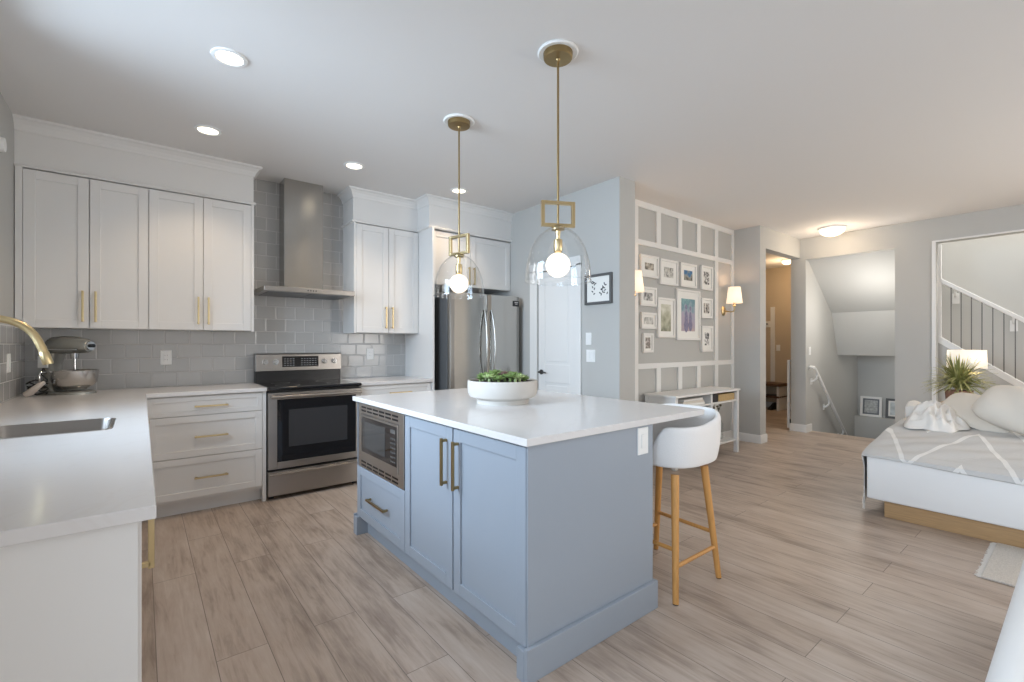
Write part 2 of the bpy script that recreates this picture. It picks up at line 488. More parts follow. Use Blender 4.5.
def tag(o, label, cat, group=None, kind=None):
    o['label'] = label; o['category'] = cat
    if group: o['group'] = group
    if kind: o['kind'] = kind
    return o
def thing(name, label, cat, loc, group=None):
    o = bpy.data.objects.new(name, None); COL.objects.link(o)
    o.empty_display_size = 0.1
    o.location = loc; WORLD[o.name] = Vector(loc)
    return tag(o, label, cat, group)
def struct(o):
    o['kind'] = 'structure'; return o
def lab(o, text):
    o['label'] = text; return o
def dup(root, delta, label, group=None):
    r = root.copy(); COL.objects.link(r); r.location = Vector(root.location) + Vector(delta)
    r['label'] = label
    if group: r['group'] = group
    WORLD[r.name] = WORLD[root.name] + Vector(delta)
    for ch in list(root.children):
        c = ch.copy(); COL.objects.link(c); c.parent = r
        for g in list(ch.children):
            d = g.copy(); COL.objects.link(d); d.parent = c
    return r

def rounded_rect(x0, x1, y0, y1, r, n=6):
    pts = []
    for cx, cy, a0 in ((x1 - r, y1 - r, 0), (x0 + r, y1 - r, PI / 2), (x0 + r, y0 + r, PI), (x1 - r, y0 + r, 1.5 * PI)):
        for i in range(n + 1):
            a = a0 + PI / 2 * i / n
            pts.append((cx + r * math.cos(a), cy + r * math.sin(a)))
    return pts

# shaker fronts and pulls -------------------------------------------------
def shaker(name, parent, F, u0, u1, z0, z1, m, fw=0.058, t=0.020):
    b = MB()
    b.fbox(F, u0, u1, z0, z1, -t, -t + 0.011)
    b.fbox(F, u0, u0 + fw, z0, z1, -t + 0.010, 0); b.fbox(F, u1 - fw, u1, z0, z1, -t + 0.010, 0)
    b.fbox(F, u0 + fw, u1 - fw, z1 - fw, z1, -t + 0.010, 0); b.fbox(F, u0 + fw, u1 - fw, z0, z0 + fw, -t + 0.010, 0)
    return b.build(name, m, parent, bevel=0.0018)
def pull(parent, F, u, z, length, vertical, m=None, bar=0.013, out=0.034):
    m = m or M_brass
    b = MB(); h = length / 2; w = bar / 2
    if vertical:
        b.fbox(F, u - w, u + w, z - h, z + h, out - bar, out)
        for s in (-1, 1): b.fbox(F, u - w, u + w, z + s * (h - 0.012) - w, z + s * (h - 0.012) + w, 0, out - bar / 2)
    else:
        b.fbox(F, u - h, u + h, z - w, z + w, out - bar, out)
        for s in (-1, 1): b.fbox(F, u + s * (h - 0.012) - w, u + s * (h - 0.012) + w, z - w, z + w, 0, out - bar / 2)
    return b.build('handle', m, parent, bevel=0.002)
# ================================================================== the setting
H = 2.77
XL, YB, YR = -0.66, 4.768, -3.2

b = MB(); b.box(XL - .12, 7.64, YR - .12, YB, -.08, 0); b.box(7.64, 9.8, 2.66, YB, -.08, 0)
struct(b.build('floor', M_floor))
b = MB(); b.box(XL - .12, 7.54, YR - .12, YB + .1, H, H + .1); b.box(7.54, 9.9, 2.65, YB + .1, H, H + .1)
struct(b.build('ceiling', M_ceil))

b = MB()
b.box(XL - .12, XL, YR, -1.40, 0, H); b.box(XL - .12, XL, .70, 1.60, 0, H); b.box(XL - .12, XL, -1.40, .70, 0, .70); b.box(XL - .12, XL, -1.40, .70, 2.2, H); b.box(XL - .12, XL, 3.50, YB + .1, 0, H)
b.box(XL - .12, XL, 1.60, 3.50, 0, 1.14); b.box(XL - .12, XL, 1.60, 3.50, 2.34, H)
struct(b.build('wall_left', M_wall))
b = MB(); b.box(XL, 9.9, YB, YB + .1, 0, H); struct(b.build('wall_back', M_wall))
b = MB()
for x0, x1 in ((XL - .12, -.30), (1.9, 4.25), (5.45, 7.54)): b.box(x0, x1, YR - .12, YR, 0, H)
b.box(-.3, 1.9, YR - .12, YR, 2.3, H); b.box(4.25, 5.45, YR - .12, YR, 2.3, H); b.box(4.25, 5.45, YR - .12, YR, 0, 0.6)
struct(b.build('wall_rear', M_wall))

def window(n, F, u0, u1, z0, z1, mull):
    fr = MB()
    for a0, a1 in ((u0, u0 + .06), (u1 - .06, u1)): fr.fbox(F, a0, a1, z0, z1, -.09, -.03)
    fr.fbox(F, u0 + .06, u1 - .06, z0, z0 + .06, -.09, -.03); fr.fbox(F, u0 + .06, u1 - .06, z1 - .06, z1, -.09, -.03)
    for k in range(1, mull):
        u = u0 + (u1 - u0) * k / mull
        fr.fbox(F, u - .03, u + .03, z0 + .06, z1 - .06, -.09, -.03)
    w = struct(fr.build('window_%d' % n, M_white))
    g = MB(); g.fbox(F, u0 + .05, u1 - .05, z0 + .05, z1 - .05, -.065, -.061)
    g.build('pane', M_pane, w)
window(1, ('x', 1, XL), 1.60, 3.50, 1.14, 2.34, 2)
window(4, ('x', 1, XL), -1.40, .70, .70, 2.20, 2)  # added unseen window, made for the blue light on the island
window(2, ('y', 1, YR), -.30, 1.90, 0.0, 2.30, 2)
window(3, ('y', 1, YR), 4.25, 5.45, 0.60, 2.30, 2)
window(5, ('x', -1, 7.417), -2.90, -1.20, .65, 2.25, 2)

# pantry wall with its door, gallery wall, doorway, stair wall
b = MB()
b.box(3.35, 3.576, 2.6475, 3.05, 0, H)
b.box(3.35, 3.47, 3.05, 3.165, 0, H); b.box(3.35, 3.47, 3.755, YB, 0, H); b.box(3.35, 3.47, 3.165, 3.755, 2.05, H)
struct(b.build('wall_pantry', M_wall))
b = MB(); b.box(3.47, 6.14, 2.976, 3.09, 0, H); struct(b.build('wall_gallery', M_wall))
b = MB(); b.box(6.130, 6.295, 2.63, YB, 0, H); b.box(6.295, 7.417, 2.63, 2.75, 2.50, H); struct(b.build('wall_doorway', M_wall))
b = MB(); b.box(7.417, 9.9, 2.556, 2.75, 0, H); b.box(7.64, 9.9, 2.556, 2.75, -1.5, 0); struct(b.build('wall_stair_side', M_wall))
b = MB()
b.box(7.417, 7.54, 1.551, 2.556, 2.47, H + .1)
b.box(7.417, 7.54, 1.165, 1.551, 0, H + .1)
b.box(7.417, 7.54, -0.95, 1.165, 2.48, H + .1)
b.box(7.417, 7.54, YR - .12, -2.90, 0, H + .1); b.box(7.417, 7.54, -1.20, -0.95, 0, H + .1); b.box(7.417, 7.54, -2.90, -1.20, 0, .65); b.box(7.417, 7.54, -2.90, -1.20, 2.25, H + .1)
b.box(7.43, 7.54, YR, 2.556, H + .1, 5.2)
struct(b.build('wall_right', M_wall))
b = MB(); b.box(9.8, 9.9, 2.75, YB, 0, H); struct(b.build('wall_hall', M_warmlit))

# stairwell going down
b = MB()
poly = [(7.50, 2.475), (8.47, 1.752), (8.74, 1.088), (9.76, 1.088), (9.76, 3.0), (7.54, 3.0)]
b.rings([[(x, 1.50, z) for x, z in poly], [(x, 2.556, z) for x, z in poly]])
struct(b.build('ceiling_stairwell', M_wall))
b = MB(); b.box(9.76, 9.86, 1.40, 2.556, -1.5, 3.0); struct(b.build('wall_landing', M_wall))
b = MB(); b.box(9.60, 9.76, 1.50, 2.556, -1.5, 0.03); struct(b.build('trim_landing_ledge', M_wall))
b = MB(); b.box(7.54, 9.86, 1.40, 1.50, -1.5, 5.2); struct(b.build('wall_stair_divider', M_wall))
b = MB()
for k in range(7): b.box(7.64 + .27 * k, 7.64 + .27 * (k + 1) + .02, 1.50, 2.556, -.18 * (k + 1) - .05 - .12, -.18 * (k + 1))
b.box(9.53, 9.76, 1.50, 2.556, -1.5, -1.44)
struct(b.build('floor_down_stairs', M_floor))

# flight going up behind the second opening
b = MB(); b.box(8.60, 8.70, -1.2, 1.40, 0, 5.2); struct(b.build('wall_upper_stair', M_wall))
b = MB(); b.box(7.54, 8.70, -1.20, -1.10, 0, 5.2); struct(b.build('wall_stair_end', M_wall))
b = MB(); b.box(7.43, 8.70, -1.7, 1.5, 5.2, 5.3); struct(b.build('ceiling_upper_stair', M_ceil))
SL = 0.765
zs = lambda y: 1.345 + SL * (y - 1.141)
b = MB()
y = -0.45
while y < 1.38:
    zz = max(0.02, zs(y) - .16)
    b.box(7.66, 8.60, y, min(y + .262, 1.40), 0.0, zz); y += .262
struct(b.build('floor_up_stairs', M_floor))
b = MB()
ya, yb_ = 1.141 - 1.29 / SL, 1.39
b.rings([[(x, ya, 0), (x, yb_, 0), (x, yb_, zs(yb_) - .09), (x, ya, max(0.01, zs(ya) - .09))] for x in (7.575, 7.655)])
struct(b.build('wall_under_stair', M_wall))

# boards on the gallery wall
b = MB(); F = ('y', -1, 2.976)
def brd(u0, u1, z0, z1, d=.018): b.fbox(F, u0, u1, z0, z1, 0, d)
brd(3.576, 6.130, 2.705, H); brd(3.576, 6.130, 2.31, 2.365); brd(3.576, 6.130, 1.0, 1.057); brd(3.576, 6.130, 0, .13)
for c in (4.014, 5.672):
    brd(c - .04, c + .04, .13, 1.0); brd(c - .04, c + .04, 1.057, 2.31); brd(c - .04, c + .04, 2.365, 2.705)
for u0, u1 in ((3.576, 3.63), (6.075, 6.130)):
    brd(u0, u1, .13, 1.0); brd(u0, u1, 1.057, 2.31); brd(u0, u1, 2.365, 2.705)
for c in (4.42, 4.845, 5.248):
    brd(c - .04, c + .04, 2.365, 2.705); brd(c - .04, c + .04, .13, 1.0)
struct(b.build('trim_gallery_boards', M_white, bevel=.0015))

# white trim round the second opening
b = MB()
b.box(7.402, 7.4165, 1.166, 1.200, 0, 2.50); b.box(7.402, 7.4165, -.95, 1.166, 2.481, 2.50); b.box(7.402, 7.4165, -.985, -.95, 0, 2.50)
struct(b.build('trim_stair_opening', M_white, bevel=.002))

# baseboards
def base(name, path):
    prof = [(0, 0), (.014, 0), (.014, .095), (.009, .108), (0, .108)]
    m_ = MB(); m_.sweep(path, prof); struct(m_.build(name, M_white))
base('baseboard_pantry', [(3.35, 3.10), (3.35, 2.6475), (3.576, 2.6475), (3.576, 2.955)])
base('baseboard_doorway', [(6.130, 2.955), (6.130, 2.63), (6.295, 2.63), (6.295, 4.7)])
base('baseboard_stair_corner', [(9.7, 2.75), (7.417, 2.75), (7.417, 2.556), (7.62, 2.556)])
base('baseboard_pillar', [(7.54, 1.551), (7.417, 1.551), (7.417, 1.203)])
base('baseboard_hall', [(6.31, YB), (9.8, YB), (9.8, 2.77)])
base('baseboard_left', [(XL, YR), (XL, 1.24)])

# pantry door
F = ('x', -1, 3.355)
def door_leaf():
    m_ = MB(); u0, u1, z0, z1 = 3.172, 3.742, .012, 2.03
    m_.fbox(F, u0, u1, z0, z1, -.04, -.008)
    for a0, a1, c0, c1 in ((u0, u0 + .10, z0, z1), (u1 - .10, u1, z0, z1), (u0 + .10, u1 - .10, z1 - .11, z1), (u0 + .10, u1 - .10, .86, 1.05), (u0 + .10, u1 - .10, z0, .22)):
        m_.fbox(F, a0, a1, c0, c1, -.008, 0)
    for c0, c1 in ((.25, .83), (1.08, 1.89)):
        m_.fbox(F, u0 + .13, u1 - .13, c0, c1, -.008, -.002)
    return m_
d1 = struct(door_leaf().build('door_1', M_white, bevel=.004))
m_ = MB()
m_.fbox(F, 3.105, 3.168, 0, 2.055, 0.006, .022); m_.fbox(F, 3.746, 3.860, 0, 2.055, .006, .022); m_.fbox(F, 3.105, 3.860, 2.037, 2.130, .006, .022)
m_.build('casing', M_white, d1, bevel=.003)
m_ = MB()
m_.cyl((3.352, 3.685, .965), (3.341, 3.685, .965), .026, seg=20); m_.cyl((3.341, 3.685, .965), (3.305, 3.685, .965), .010)
m_.tube([(3.308, 3.69, .965), (3.304, 3.665, .967), (3.305, 3.62, .968), (3.307, 3.575, .962)], [.010, .010, .0085, .007])
m_.build('handle', M_nickel, d1, smooth=True)

# backsplash tile
b = MB()
b.box(XL + .008, .745, 4.760, 4.7675, .915, 1.385); b.box(.745, 1.60, 4.760, 4.7675, .915, H); b.box(1.60, 2.285, 4.760, 4.7675, .915, 1.385)
struct(b.build('trim_backsplash_back', M_tileX))
b = MB()
b.box(XL + .0005, XL + .008, 1.27, 1.60, .915, 1.385); b.box(XL + .0005, XL + .008, 1.60, 3.50, .915, 1.135); b.box(XL + .0005, XL + .008, 3.50, 4.767, .915, 1.385)
struct(b.build('trim_backsplash_left', M_tileY))

# boxed-in panels over the cabinets, with ledge and crown
CROWN = [(0, 2.685), (.008, 2.685), (.011, 2.702), (.022, 2.728), (.040, 2.748), (.058, 2.756), (.060, H), (0, H)]
LEDGE = [(0, 2.446), (.012, 2.446), (.018, 2.456), (.012, 2.470), (0, 2.470)]
def soffit(name, boxes, path):
    m_ = MB()
    for bx in boxes: m_.box(*bx)
    m_.sweep(path, CROWN); m_.sweep(path, LEDGE)
    struct(m_.build(name, M_cab))
soffit('trim_cabinet_crown_left', [(XL, .745, 4.462, YB, 2.446, H)], [(XL, 4.462), (.745, 4.462), (.745, 4.759)])
soffit('trim_cabinet_crown_right', [(1.60, 2.29, 4.462, YB, 2.446, H), (2.285, 3.35, 4.21, YB, 2.447, H)],
       [(1.60, 4.759), (1.60, 4.462), (2.285, 4.462), (2.285, 4.21), (3.35, 4.21)])

# ================================================================== kitchen: upper cabinets
def upper(label, x0, x1, y, yb, z0, z1, split, left_gable=None, right_gable=None, hz=1.529, hl=.218, hy=None):
    t = thing('upper_cabinet', label, 'cabinet', ((x0 + x1) / 2, yb, z0), 'white upper cabinets')
    F = ('y', -1, y)
    m_ = MB(); m_.box(x0, x1, y + .022, yb, z0, z1)
    if left_gable: m_.box(left_gable, x0, y + .002, yb, z0 - .004, z1 + .004)
    if right_gable: m_.box(x1, right_gable, y + .002, yb, z0 - .004, z1 + .004)
    m_.build('body', M_cab, t)
    for a0, a1, hu in ((x0 + .002, split - .0025, split - .034), (split + .0025, x1 - .002, split + .034)):
        d = shaker('door', t, F, a0, a1, z0 + .002, z1 - .007, M_cab)
        pull(d, F, hu, hz, hl, True)
    return t
upper('white two-door upper cabinet in the corner above the stand mixer', -.620, .041, 4.44, 4.759, 1.375, 2.441, -.290, left_gable=-.655)
upper('white two-door upper cabinet just left of the range hood', .041, .724, 4.44, 4.759, 1.375, 2.441, .385, right_gable=.745)
upper('white two-door upper cabinet between range hood and refrigerator', 1.620, 2.282, 4.44, 4.759, 1.375, 2.441, 1.952, left_gable=1.60)
t = upper('short white two-door cabinet above the refrigerator', 2.310, 3.345, 4.220, 4.759, 1.881, 2.441, 2.800, hz=2.0, hl=.19)
m_ = MB(); m_.box(2.285, 2.307, 4.14, 4.759, 0, 2.445)
m_.build('side_panel', M_cab, t, bevel=.001)

# ------------------------------------------------------------------ base cabinets
def plinth_box(m_, x0, x1, y0, y1): m_.box(x0, x1, y0, y1, 0, .10)
# run under the sink (fronts face +X)
FX = ('x', 1, 0.0)
t = thing('base_cabinet', 'white end cabinet of the sink counter, plain side panel towards the camera', 'cabinet', (-.33, 1.55, 0), 'white base cabinets')
m_ = MB(); m_.box(-.65, -.022, 1.312, 1.80, .10, .884); m_.box(-.65, -.075, 1.312, 1.80, 0, .10); m_.build('body', M_cab, t)
m_ = MB(); m_.box(-.652, -.006, 1.288, 1.311, 0, .884); m_.build('end_panel', M_cab, t, bevel=.001)
d = shaker('door', t, FX, 1.316, 1.796, .12, .875, M_cab); pull(d, FX, 1.56, .765, .19, True, bar=.014, out=.027)
t = thing('base_cabinet', 'white cabinet with two doors below the sink', 'cabinet', (-.33, 2.43, 0), 'white base cabinets')
m_ = MB(); m_.box(-.65, -.022, 1.802, 1.82, .10, .884); m_.box(-.65, -.022, 3.04, 3.058, .10, .884); m_.box(-.65, -.022, 1.82, 3.04, .10, .118)
m_.box(-.65, -.64, 1.82, 3.04, .118, .884); m_.box(-.65, -.075, 1.802, 3.058, 0, .10); m_.build('body', M_cab, t)
for a0, a1, hu in ((1.804, 2.428, 2.39), (2.432, 3.056, 2.47)):
    d = shaker('door', t, FX, a0, a1, .12, .875, M_cab); pull(d, FX, hu, .752, .19, True, out=.030)
t = thing('base_cabinet', 'white drawer cabinet turning into the corner below the mixer', 'cabinet', (-.33, 3.6, 0), 'white base cabinets')
m_ = MB(); m_.box(-.65, -.022, 3.06, 4.755, .10, .884); m_.box(-.65, -.075, 3.06, 4.755, 0, .10); m_.box(-.022, -.002, 3.68, 4.155, .12, .875); m_.build('body', M_cab, t)
for z0, z1 in ((.125, .423), (.427, .731), (.735, .875)):
    d = shaker('drawer', t, FX, 3.064, 3.676, z0, z1, M_cab, fw=.045); pull(d, FX, 3.42, (z0 + z1) / 2 + .02, .26, False)
# runs on the back wall
def drawers(label, x0, x1, u0, u1, hu, hl, filler=None):
    t = thing('base_cabinet', label, 'cabinet', ((x0 + x1) / 2, 4.47, 0), 'white base cabinets')
    F = ('y', -1, 4.16)
    m_ = MB(); m_.box(x0, x1, 4.182, 4.755, .10, .884); m_.box(x0, x1, 4.235, 4.755, 0, .10)
    if filler: m_.box(filler[0], filler[1], 4.158, 4.19, 0, .884)
    m_.build('body', M_cab, t)
    for z0, z1 in ((.125, .423), (.427, .731), (.735, .875)):
        d = shaker('drawer', t, F, u0, u1, z0, z1, M_cab, fw=.05 if z1 - z0 > .2 else .035)
        pull(d, F, hu, (z0 + z1) / 2 - .004, hl, False)
drawers('white three-drawer base cabinet left of the range', -.018, .784, .024, .756, .412, .215, (.758, .784))
drawers('narrow white drawer cabinet between range and refrigerator', 1.556, 2.282, 1.562, 2.276, 1.945, .225)

# ------------------------------------------------------------------ counters
def plate(name, outer, holes, z0, z1, m, bevel=.003):
    m_ = MB(); bm = m_.bm
    es = []
    for loop in [outer] + holes:
        vv = [bm.verts.new((x, y, z1)) for x, y in loop]
        for i in range(len(vv)): es.append(bm.edges.new((vv[i], vv[(i + 1) % len(vv)])))
    r = bmesh.ops.triangle_fill(bm, use_beauty=True, use_dissolve=False, edges=es)
    faces = [f for f in r['geom'] if isinstance(f, bmesh.types.BMFace)]
    ex = bmesh.ops.extrude_face_region(bm, geom=faces)
    bmesh.ops.translate(bm, vec=(0, 0, z0 - z1), verts=[v for v in ex['geom'] if isinstance(v, bmesh.types.BMVert)])
    return m_.build(name, m, None, bevel=bevel)
SX0, SX1, SY0, SY1 = -.495, -.095, 2.50, 2.905
hole = rounded_rect(SX0, SX1, SY0, SY1, .045)
o = plate('countertop', [(-.651, 1.2656), (.025, 1.2656), (.025, 4.134), (.787, 4.134), (.787, 4.759), (-.651, 4.759)], [hole], .885, .915, M_quartz)
tag(o, 'white quartz L-shaped worktop with the sink cut into it', 'worktop', 'white quartz worktops')
o = plate('countertop', [(1.553, 4.134), (2.283, 4.134), (2.283, 4.759), (1.553, 4.759)], [], .885, .915, M_quartz)
tag(o, 'short white quartz worktop between range and refrigerator', 'worktop', 'white quartz worktops')
o = plate('countertop', [(1.1038, 1.295), (2.3562, 1.295), (2.3562, 3.0959), (1.1038, 3.0959)], [], .885, .915, M_quartz)
tag(o, 'large white quartz top of the blue kitchen island', 'worktop', 'white quartz worktops')

# sink
t = thing('sink', 'undermount stainless steel sink set into the white worktop', 'sink', ((SX0 + SX1) / 2, (SY0 + SY1) / 2, .70))
m_ = MB()
rr = lambda g, r, z: [(x, y, z) for x, y in rounded_rect(SX0 - g, SX1 + g, SY0 - g, SY1 + g, r)]
m_.rings([rr(-.0015, .045, .902), rr(-.0015, .045, .9155), rr(-.010, .042, .9155), rr(-.013, .042, .908), rr(-.020, .05, .76), rr(-.035, .055, .722), rr(-.06, .055, .712)], False, True)
m_.build('basin', M_steelh, t, smooth=True, solid=.0015)
m_ = MB(); m_.lathe([(.001, .002), (.02, .002), (.036, .005), (.042, .004), (.042, 0)], ((SX0 + SX1) / 2, (SY0 + SY1) / 2 , .7125), 24)
m_.build('drain', M_chrome, t, smooth=True)

# faucet
fy = 2.70
t = thing('kitchen_faucet', 'brass pull-down gooseneck faucet arching over the sink', 'faucet', (-.585, fy, .915))
m_ = MB(); m_.lathe([(.028, 0), (.028, .008), (.021, .014), (.019, .10), (.019, .115), (.015, .12)], (-.585, fy, .915), 24); m_.build('base', M_brass, t, smooth=True)
path = [(-.585, fy, 1.03), (-.585, fy, 1.22)]
cx, cz, R = -.455, 1.235, .130
for i in range(0, 19):
    a = PI - (PI - .30) * i / 18
    path.append((cx + R * math.cos(a), fy, cz + R * math.sin(a)))
path += [(-.320, fy, 1.245), (-.314, fy, 1.225)]
m_ = MB(); m_.tube(path, .0145, 14); m_.build('spout', M_brass, t, smooth=True)
m_ = MB(); m_.tube([(-.3155, fy, 1.232), (-.3145, fy, 1.226), (-.303, fy, 1.185), (-.302, fy, 1.18)], [.0150, .0165, .0175, .0160], 16); m_.build('spray_head', M_brass, t, smooth=True)
m_ = MB(); m_.cyl((-.585, fy - .018, .985), (-.585, fy - .045, .985), .011); m_.tube([(-.585, fy - .04, .985), (-.585, fy - .07, 1.0), (-.585, fy - .11, 1.02)], .006); m_.build('lever', M_brass, t, smooth=True)

# ------------------------------------------------------------------ range
t = thing('kitchen_range', 'stainless steel electric range with black glass cooktop under the hood', 'stove', (1.17, 4.45, 0))
m_ = MB(); m_.box(.795, 1.545, 4.165, 4.74, .03, .885)
for x in (.83, 1.51):
    for y in (4.2, 4.7): m_.cyl((x, y, 0), (x, y, .03), .018)
m_.build('body', M_dark, t)
F = ('y', -1, 4.12)
m_ = MB()
m_.fbox(F, .792, 1.548, .250, .868, -.045, -.012)
for u0, u1, z0, z1 in ((.792, .858, .250, .868), (1.500, 1.548, .250, .868), (.858, 1.500, .812, .868), (.858, 1.500, .250, .305)): m_.fbox(F, u0, u1, z0, z1, -.012, 0)
dr = m_.build('oven_door', M_steelh, t, bevel=.003)
m_ = MB(); m_.fbox(F, .858, 1.500, .305, .812, -.012, -.003); m_.build('door_glass', M_blackglass, dr)
m_ = MB(); m_.fbox(F, .945, 1.425, .42, .725, -.003, -.0015); m_.build('window', mat('oven_window', (.045, .045, .048), .08), dr)
m_ = MB()
m_.tube([(.805, 4.072, .838), (1.17, 4.068, .838), (1.535, 4.072, .838)], .0125, 12)
for x in (.815, 1.525): m_.box(x - .012, x + .012, 4.075, 4.121, .828, .848)
m_.build('handle', M_steelh, dr, smooth=True)
m_ = MB(); m_.fbox(F, .792, 1.548, .035, .232, -.045, 0)
m_.rings([[(x, 4.12, .195), (x, 4.10, .200), (x, 4.095, .212), (x, 4.12, .226)] for x in (.80, 1.54)])
m_.build('storage_drawer', M_steelh, t, bevel=.003)
m_ = MB(); m_.box(.790, 1.550, 4.104, 4.68, .888, .916); ct = m_.build('cooktop', M_blackglass, t, bevel=.009, seg=3)
M_ring = mat('burner_ring_grey', s2l((120, 120, 120)), .4)
for cx_, cy_, r in ((.97, 4.27, .095), (1.37, 4.27, .075), (.97, 4.53, .075), (1.37, 4.53, .095)):
    m_ = MB()
    m_.rings([[(cx_ + k * math.cos(2 * PI * i / 40), cy_ + k * math.sin(2 * PI * i / 40), .9164) for i in range(40)] for k in (r, r - .003)], False, False)
    m_.build('burner_ring', M_ring, ct)
m_ = MB(); m_.box(.794, 1.546, 4.672, 4.745, .90, 1.022); m_.build('backguard_base', M_black, t, bevel=.004)
m_ = MB()
m_.rings([[(x, 4.648, 1.018), (x, 4.655, 1.168), (x, 4.665, 1.178), (x, 4.745, 1.178), (x, 4.745, 1.018)] for x in (.792, 1.548)])
bg = m_.build('control_panel', M_steelh, t, bevel=.003)
m_ = MB(); m_.rings([[(x, 4.6468, 1.052), (x, 4.6515, 1.150), (x, 4.66, 1.150), (x, 4.66, 1.052)] for x in (1.010, 1.330)]); m_.build('display', M_blackglass, bg)
m_ = MB()
for i in range(12):
    if i in (4, 5): continue
    for j in range(4): m_.box(1.025 + i * .0245, 1.040 + i * .0245, 4.6445, 4.648, 1.064 + j * .020, 1.070 + j * .020)
m_.build('keypad_print', mat('key_print_grey', s2l((150, 150, 150)), .5), bg)
for x in (.867, .955, 1.384, 1.477):
    m_ = MB(); m_.cyl((x, 4.652, 1.100), (x, 4.642, 1.100), .026, seg=24); m_.cyl((x, 4.642, 1.100), (x, 4.618, 1.100), .021, .018, seg=24); m_.box(x - .005, x + .005, 4.610, 4.63, 1.082, 1.118)
    m_.build('knob', M_chrome, bg, smooth=True)

# ------------------------------------------------------------------ range hood
t = thing('range_hood', 'stainless steel chimney range hood on the tiled wall', 'range hood', (1.175, 4.759, 1.705))
m_ = MB(); m_.box(1.008, 1.348, 4.562, 4.758, 1.745, H - .001); m_.build('chimney', M_steel, t, bevel=.002)
m_ = MB()
m_.box(.790, 1.548, 4.270, 4.758, 1.708, 1.752)
m_.rings([[(.86, 4.34, 1.752), (1.48, 4.34, 1.752), (1.48, 4.758, 1.752), (.86, 4.758, 1.752)], [(1.0, 4.55, 1.768), (1.356, 4.55, 1.768), (1.356, 4.758, 1.768), (1.0, 4.758, 1.768)]])
cn = m_.build('canopy', M_steelh, t, bevel=.003)
m_ = MB()
for k in range(4): m_.cyl((1.135 + .022 * k, 4.2705, 1.730), (1.135 + .022 * k, 4.266, 1.730), .006, seg=12)
m_.build('button_strip', M_dark, cn)
for xa, xb in ((.83, 1.165), (1.175, 1.51)):
    m_ = MB(); m_.box(xa, xb, 4.31, 4.72, 1.703, 1.709); m_.build('grease_filter', M_darkgrey, cn)

# ------------------------------------------------------------------ refrigerator
t = thing('refrigerator', 'stainless steel french door refrigerator beside the pantry door', 'refrigerator', (2.834, 4.35, 0))
m_ = MB(); m_.box(2.390, 3.278, 4.03, 4.72, .03, 1.775)
for x in (2.45, 3.22): m_.box(x - .03, x + .03, 4.05, 4.7, 0, .03)
m_.build('body', M_darkgrey, t, bevel=.004)
def fdoor(name, u0, u1, z0, z1):
    m_ = MB(); pts = []
    n = 10
    for i in range(n + 1):
        u = u0 + (u1 - u0) * i / n; q = (i / n) * 2 - 1
        pts.append((u, 3.955 + .010 * (abs(u - 2.834) / .45) ** 2 + (.012 if i in (0, n) else 0)))
    ring = [(p[0], p[1]) for p in pts] + [(u1, 4.025), (u0, 4.025)]
    m_.rings([[(x, y, z0) for x, y in ring], [(x, y, z1) for x, y in ring]])
    return m_.build(name, M_steel, t, bevel=.003)
dl = fdoor('door', 2.390, 2.831, .62, 1.785); dr = fdoor('door', 2.837, 3.278, .62, 1.785); fz = fdoor('freezer_drawer', 2.390, 3.278, .06, .61)
for par, x, sx in ((dl, 2.792, -1), (dr, 2.876, 1)):
    m_ = MB(); P = []
    for i in range(13):
        q = i / 12
        P.append((x + sx * .010 * math.sin(PI * q), 3.945 - .055 * math.sin(PI * q) ** .7, .86 + .76 * q))
    m_.tube(P, .0125, 10); m_.build('handle', M_steel, par, smooth=True)
m_ = MB(); m_.tube([(2.50, 3.945, .53), (2.6, 3.90, .53), (2.834, 3.895, .53), (3.07, 3.90, .53), (3.17, 3.945, .53)], .012); m_.build('handle', M_steel, fz, smooth=True)
m_ = MB(); m_.box(3.178, 3.262, 3.955, 3.968, 1.678, 1.738); m_.build('sticker', M_dark, dr)
m_ = MB(); m_.box(3.195, 3.245, 3.9535, 3.956, 1.716, 1.722); m_.box(3.205, 3.235, 3.9535, 3.956, 1.70, 1.705); m_.build('sticker_print', M_plastic, dr)

# ------------------------------------------------------------------ island
t = thing('kitchen_island', 'blue-grey kitchen island carrying the large white worktop', 'kitchen island', (1.53, 2.19, 0))
m_ = MB(); m_.box(1.147, 1.900, 1.322, 3.068, .105, .884); m_.box(1.184, 1.89, 1.33, 3.06, 0, .105); m_.build('body', M_blue, t)
m_ = MB(); m_.box(1.128, 1.918, 1.318, 1.3215, .0, .8845); m_.box(1.128, 1.147, 1.3215, 1.3235, .105, .8845)
m_.box(1.900, 1.918, 1.3215, 3.07, .0, .8845); m_.box(1.128, 1.918, 3.0685, 3.072, .0, .8845); m_.build('side_panel', M_blue, t)
m_ = MB()
for y0, y1 in ((1.299, 1.318), (3.072, 3.091)): m_.box(1.109, 1.9355, y0, y1, 0, .132)
m_.box(1.109, 1.186, 1.318, 1.362, 0, .1195); m_.box(1.109, 1.186, 3.030, 3.072, 0, .1195); m_.box(1.918, 1.9355, 1.318, 3.072, 0, .132)
m_.build('plinth', M_blue, t, bevel=.003)
F = ('x', -1, 1.125)
for a0, a1, hu in ((1.326, 1.8415, 1.800), (1.8525, 2.346, 1.902)):
    d = shaker('door', t, F, a0, a1, .122, .874, M_blue, fw=.056); pull(d, F, hu, .712, .222, True, M_abrass, bar=.013, out=.036)
d = shaker('drawer', t, F, 2.352, 3.066, .122, .458, M_blue, fw=.056); pull(d, F, 2.700, .290, .27, False, M_abrass, bar=.013, out=.036)

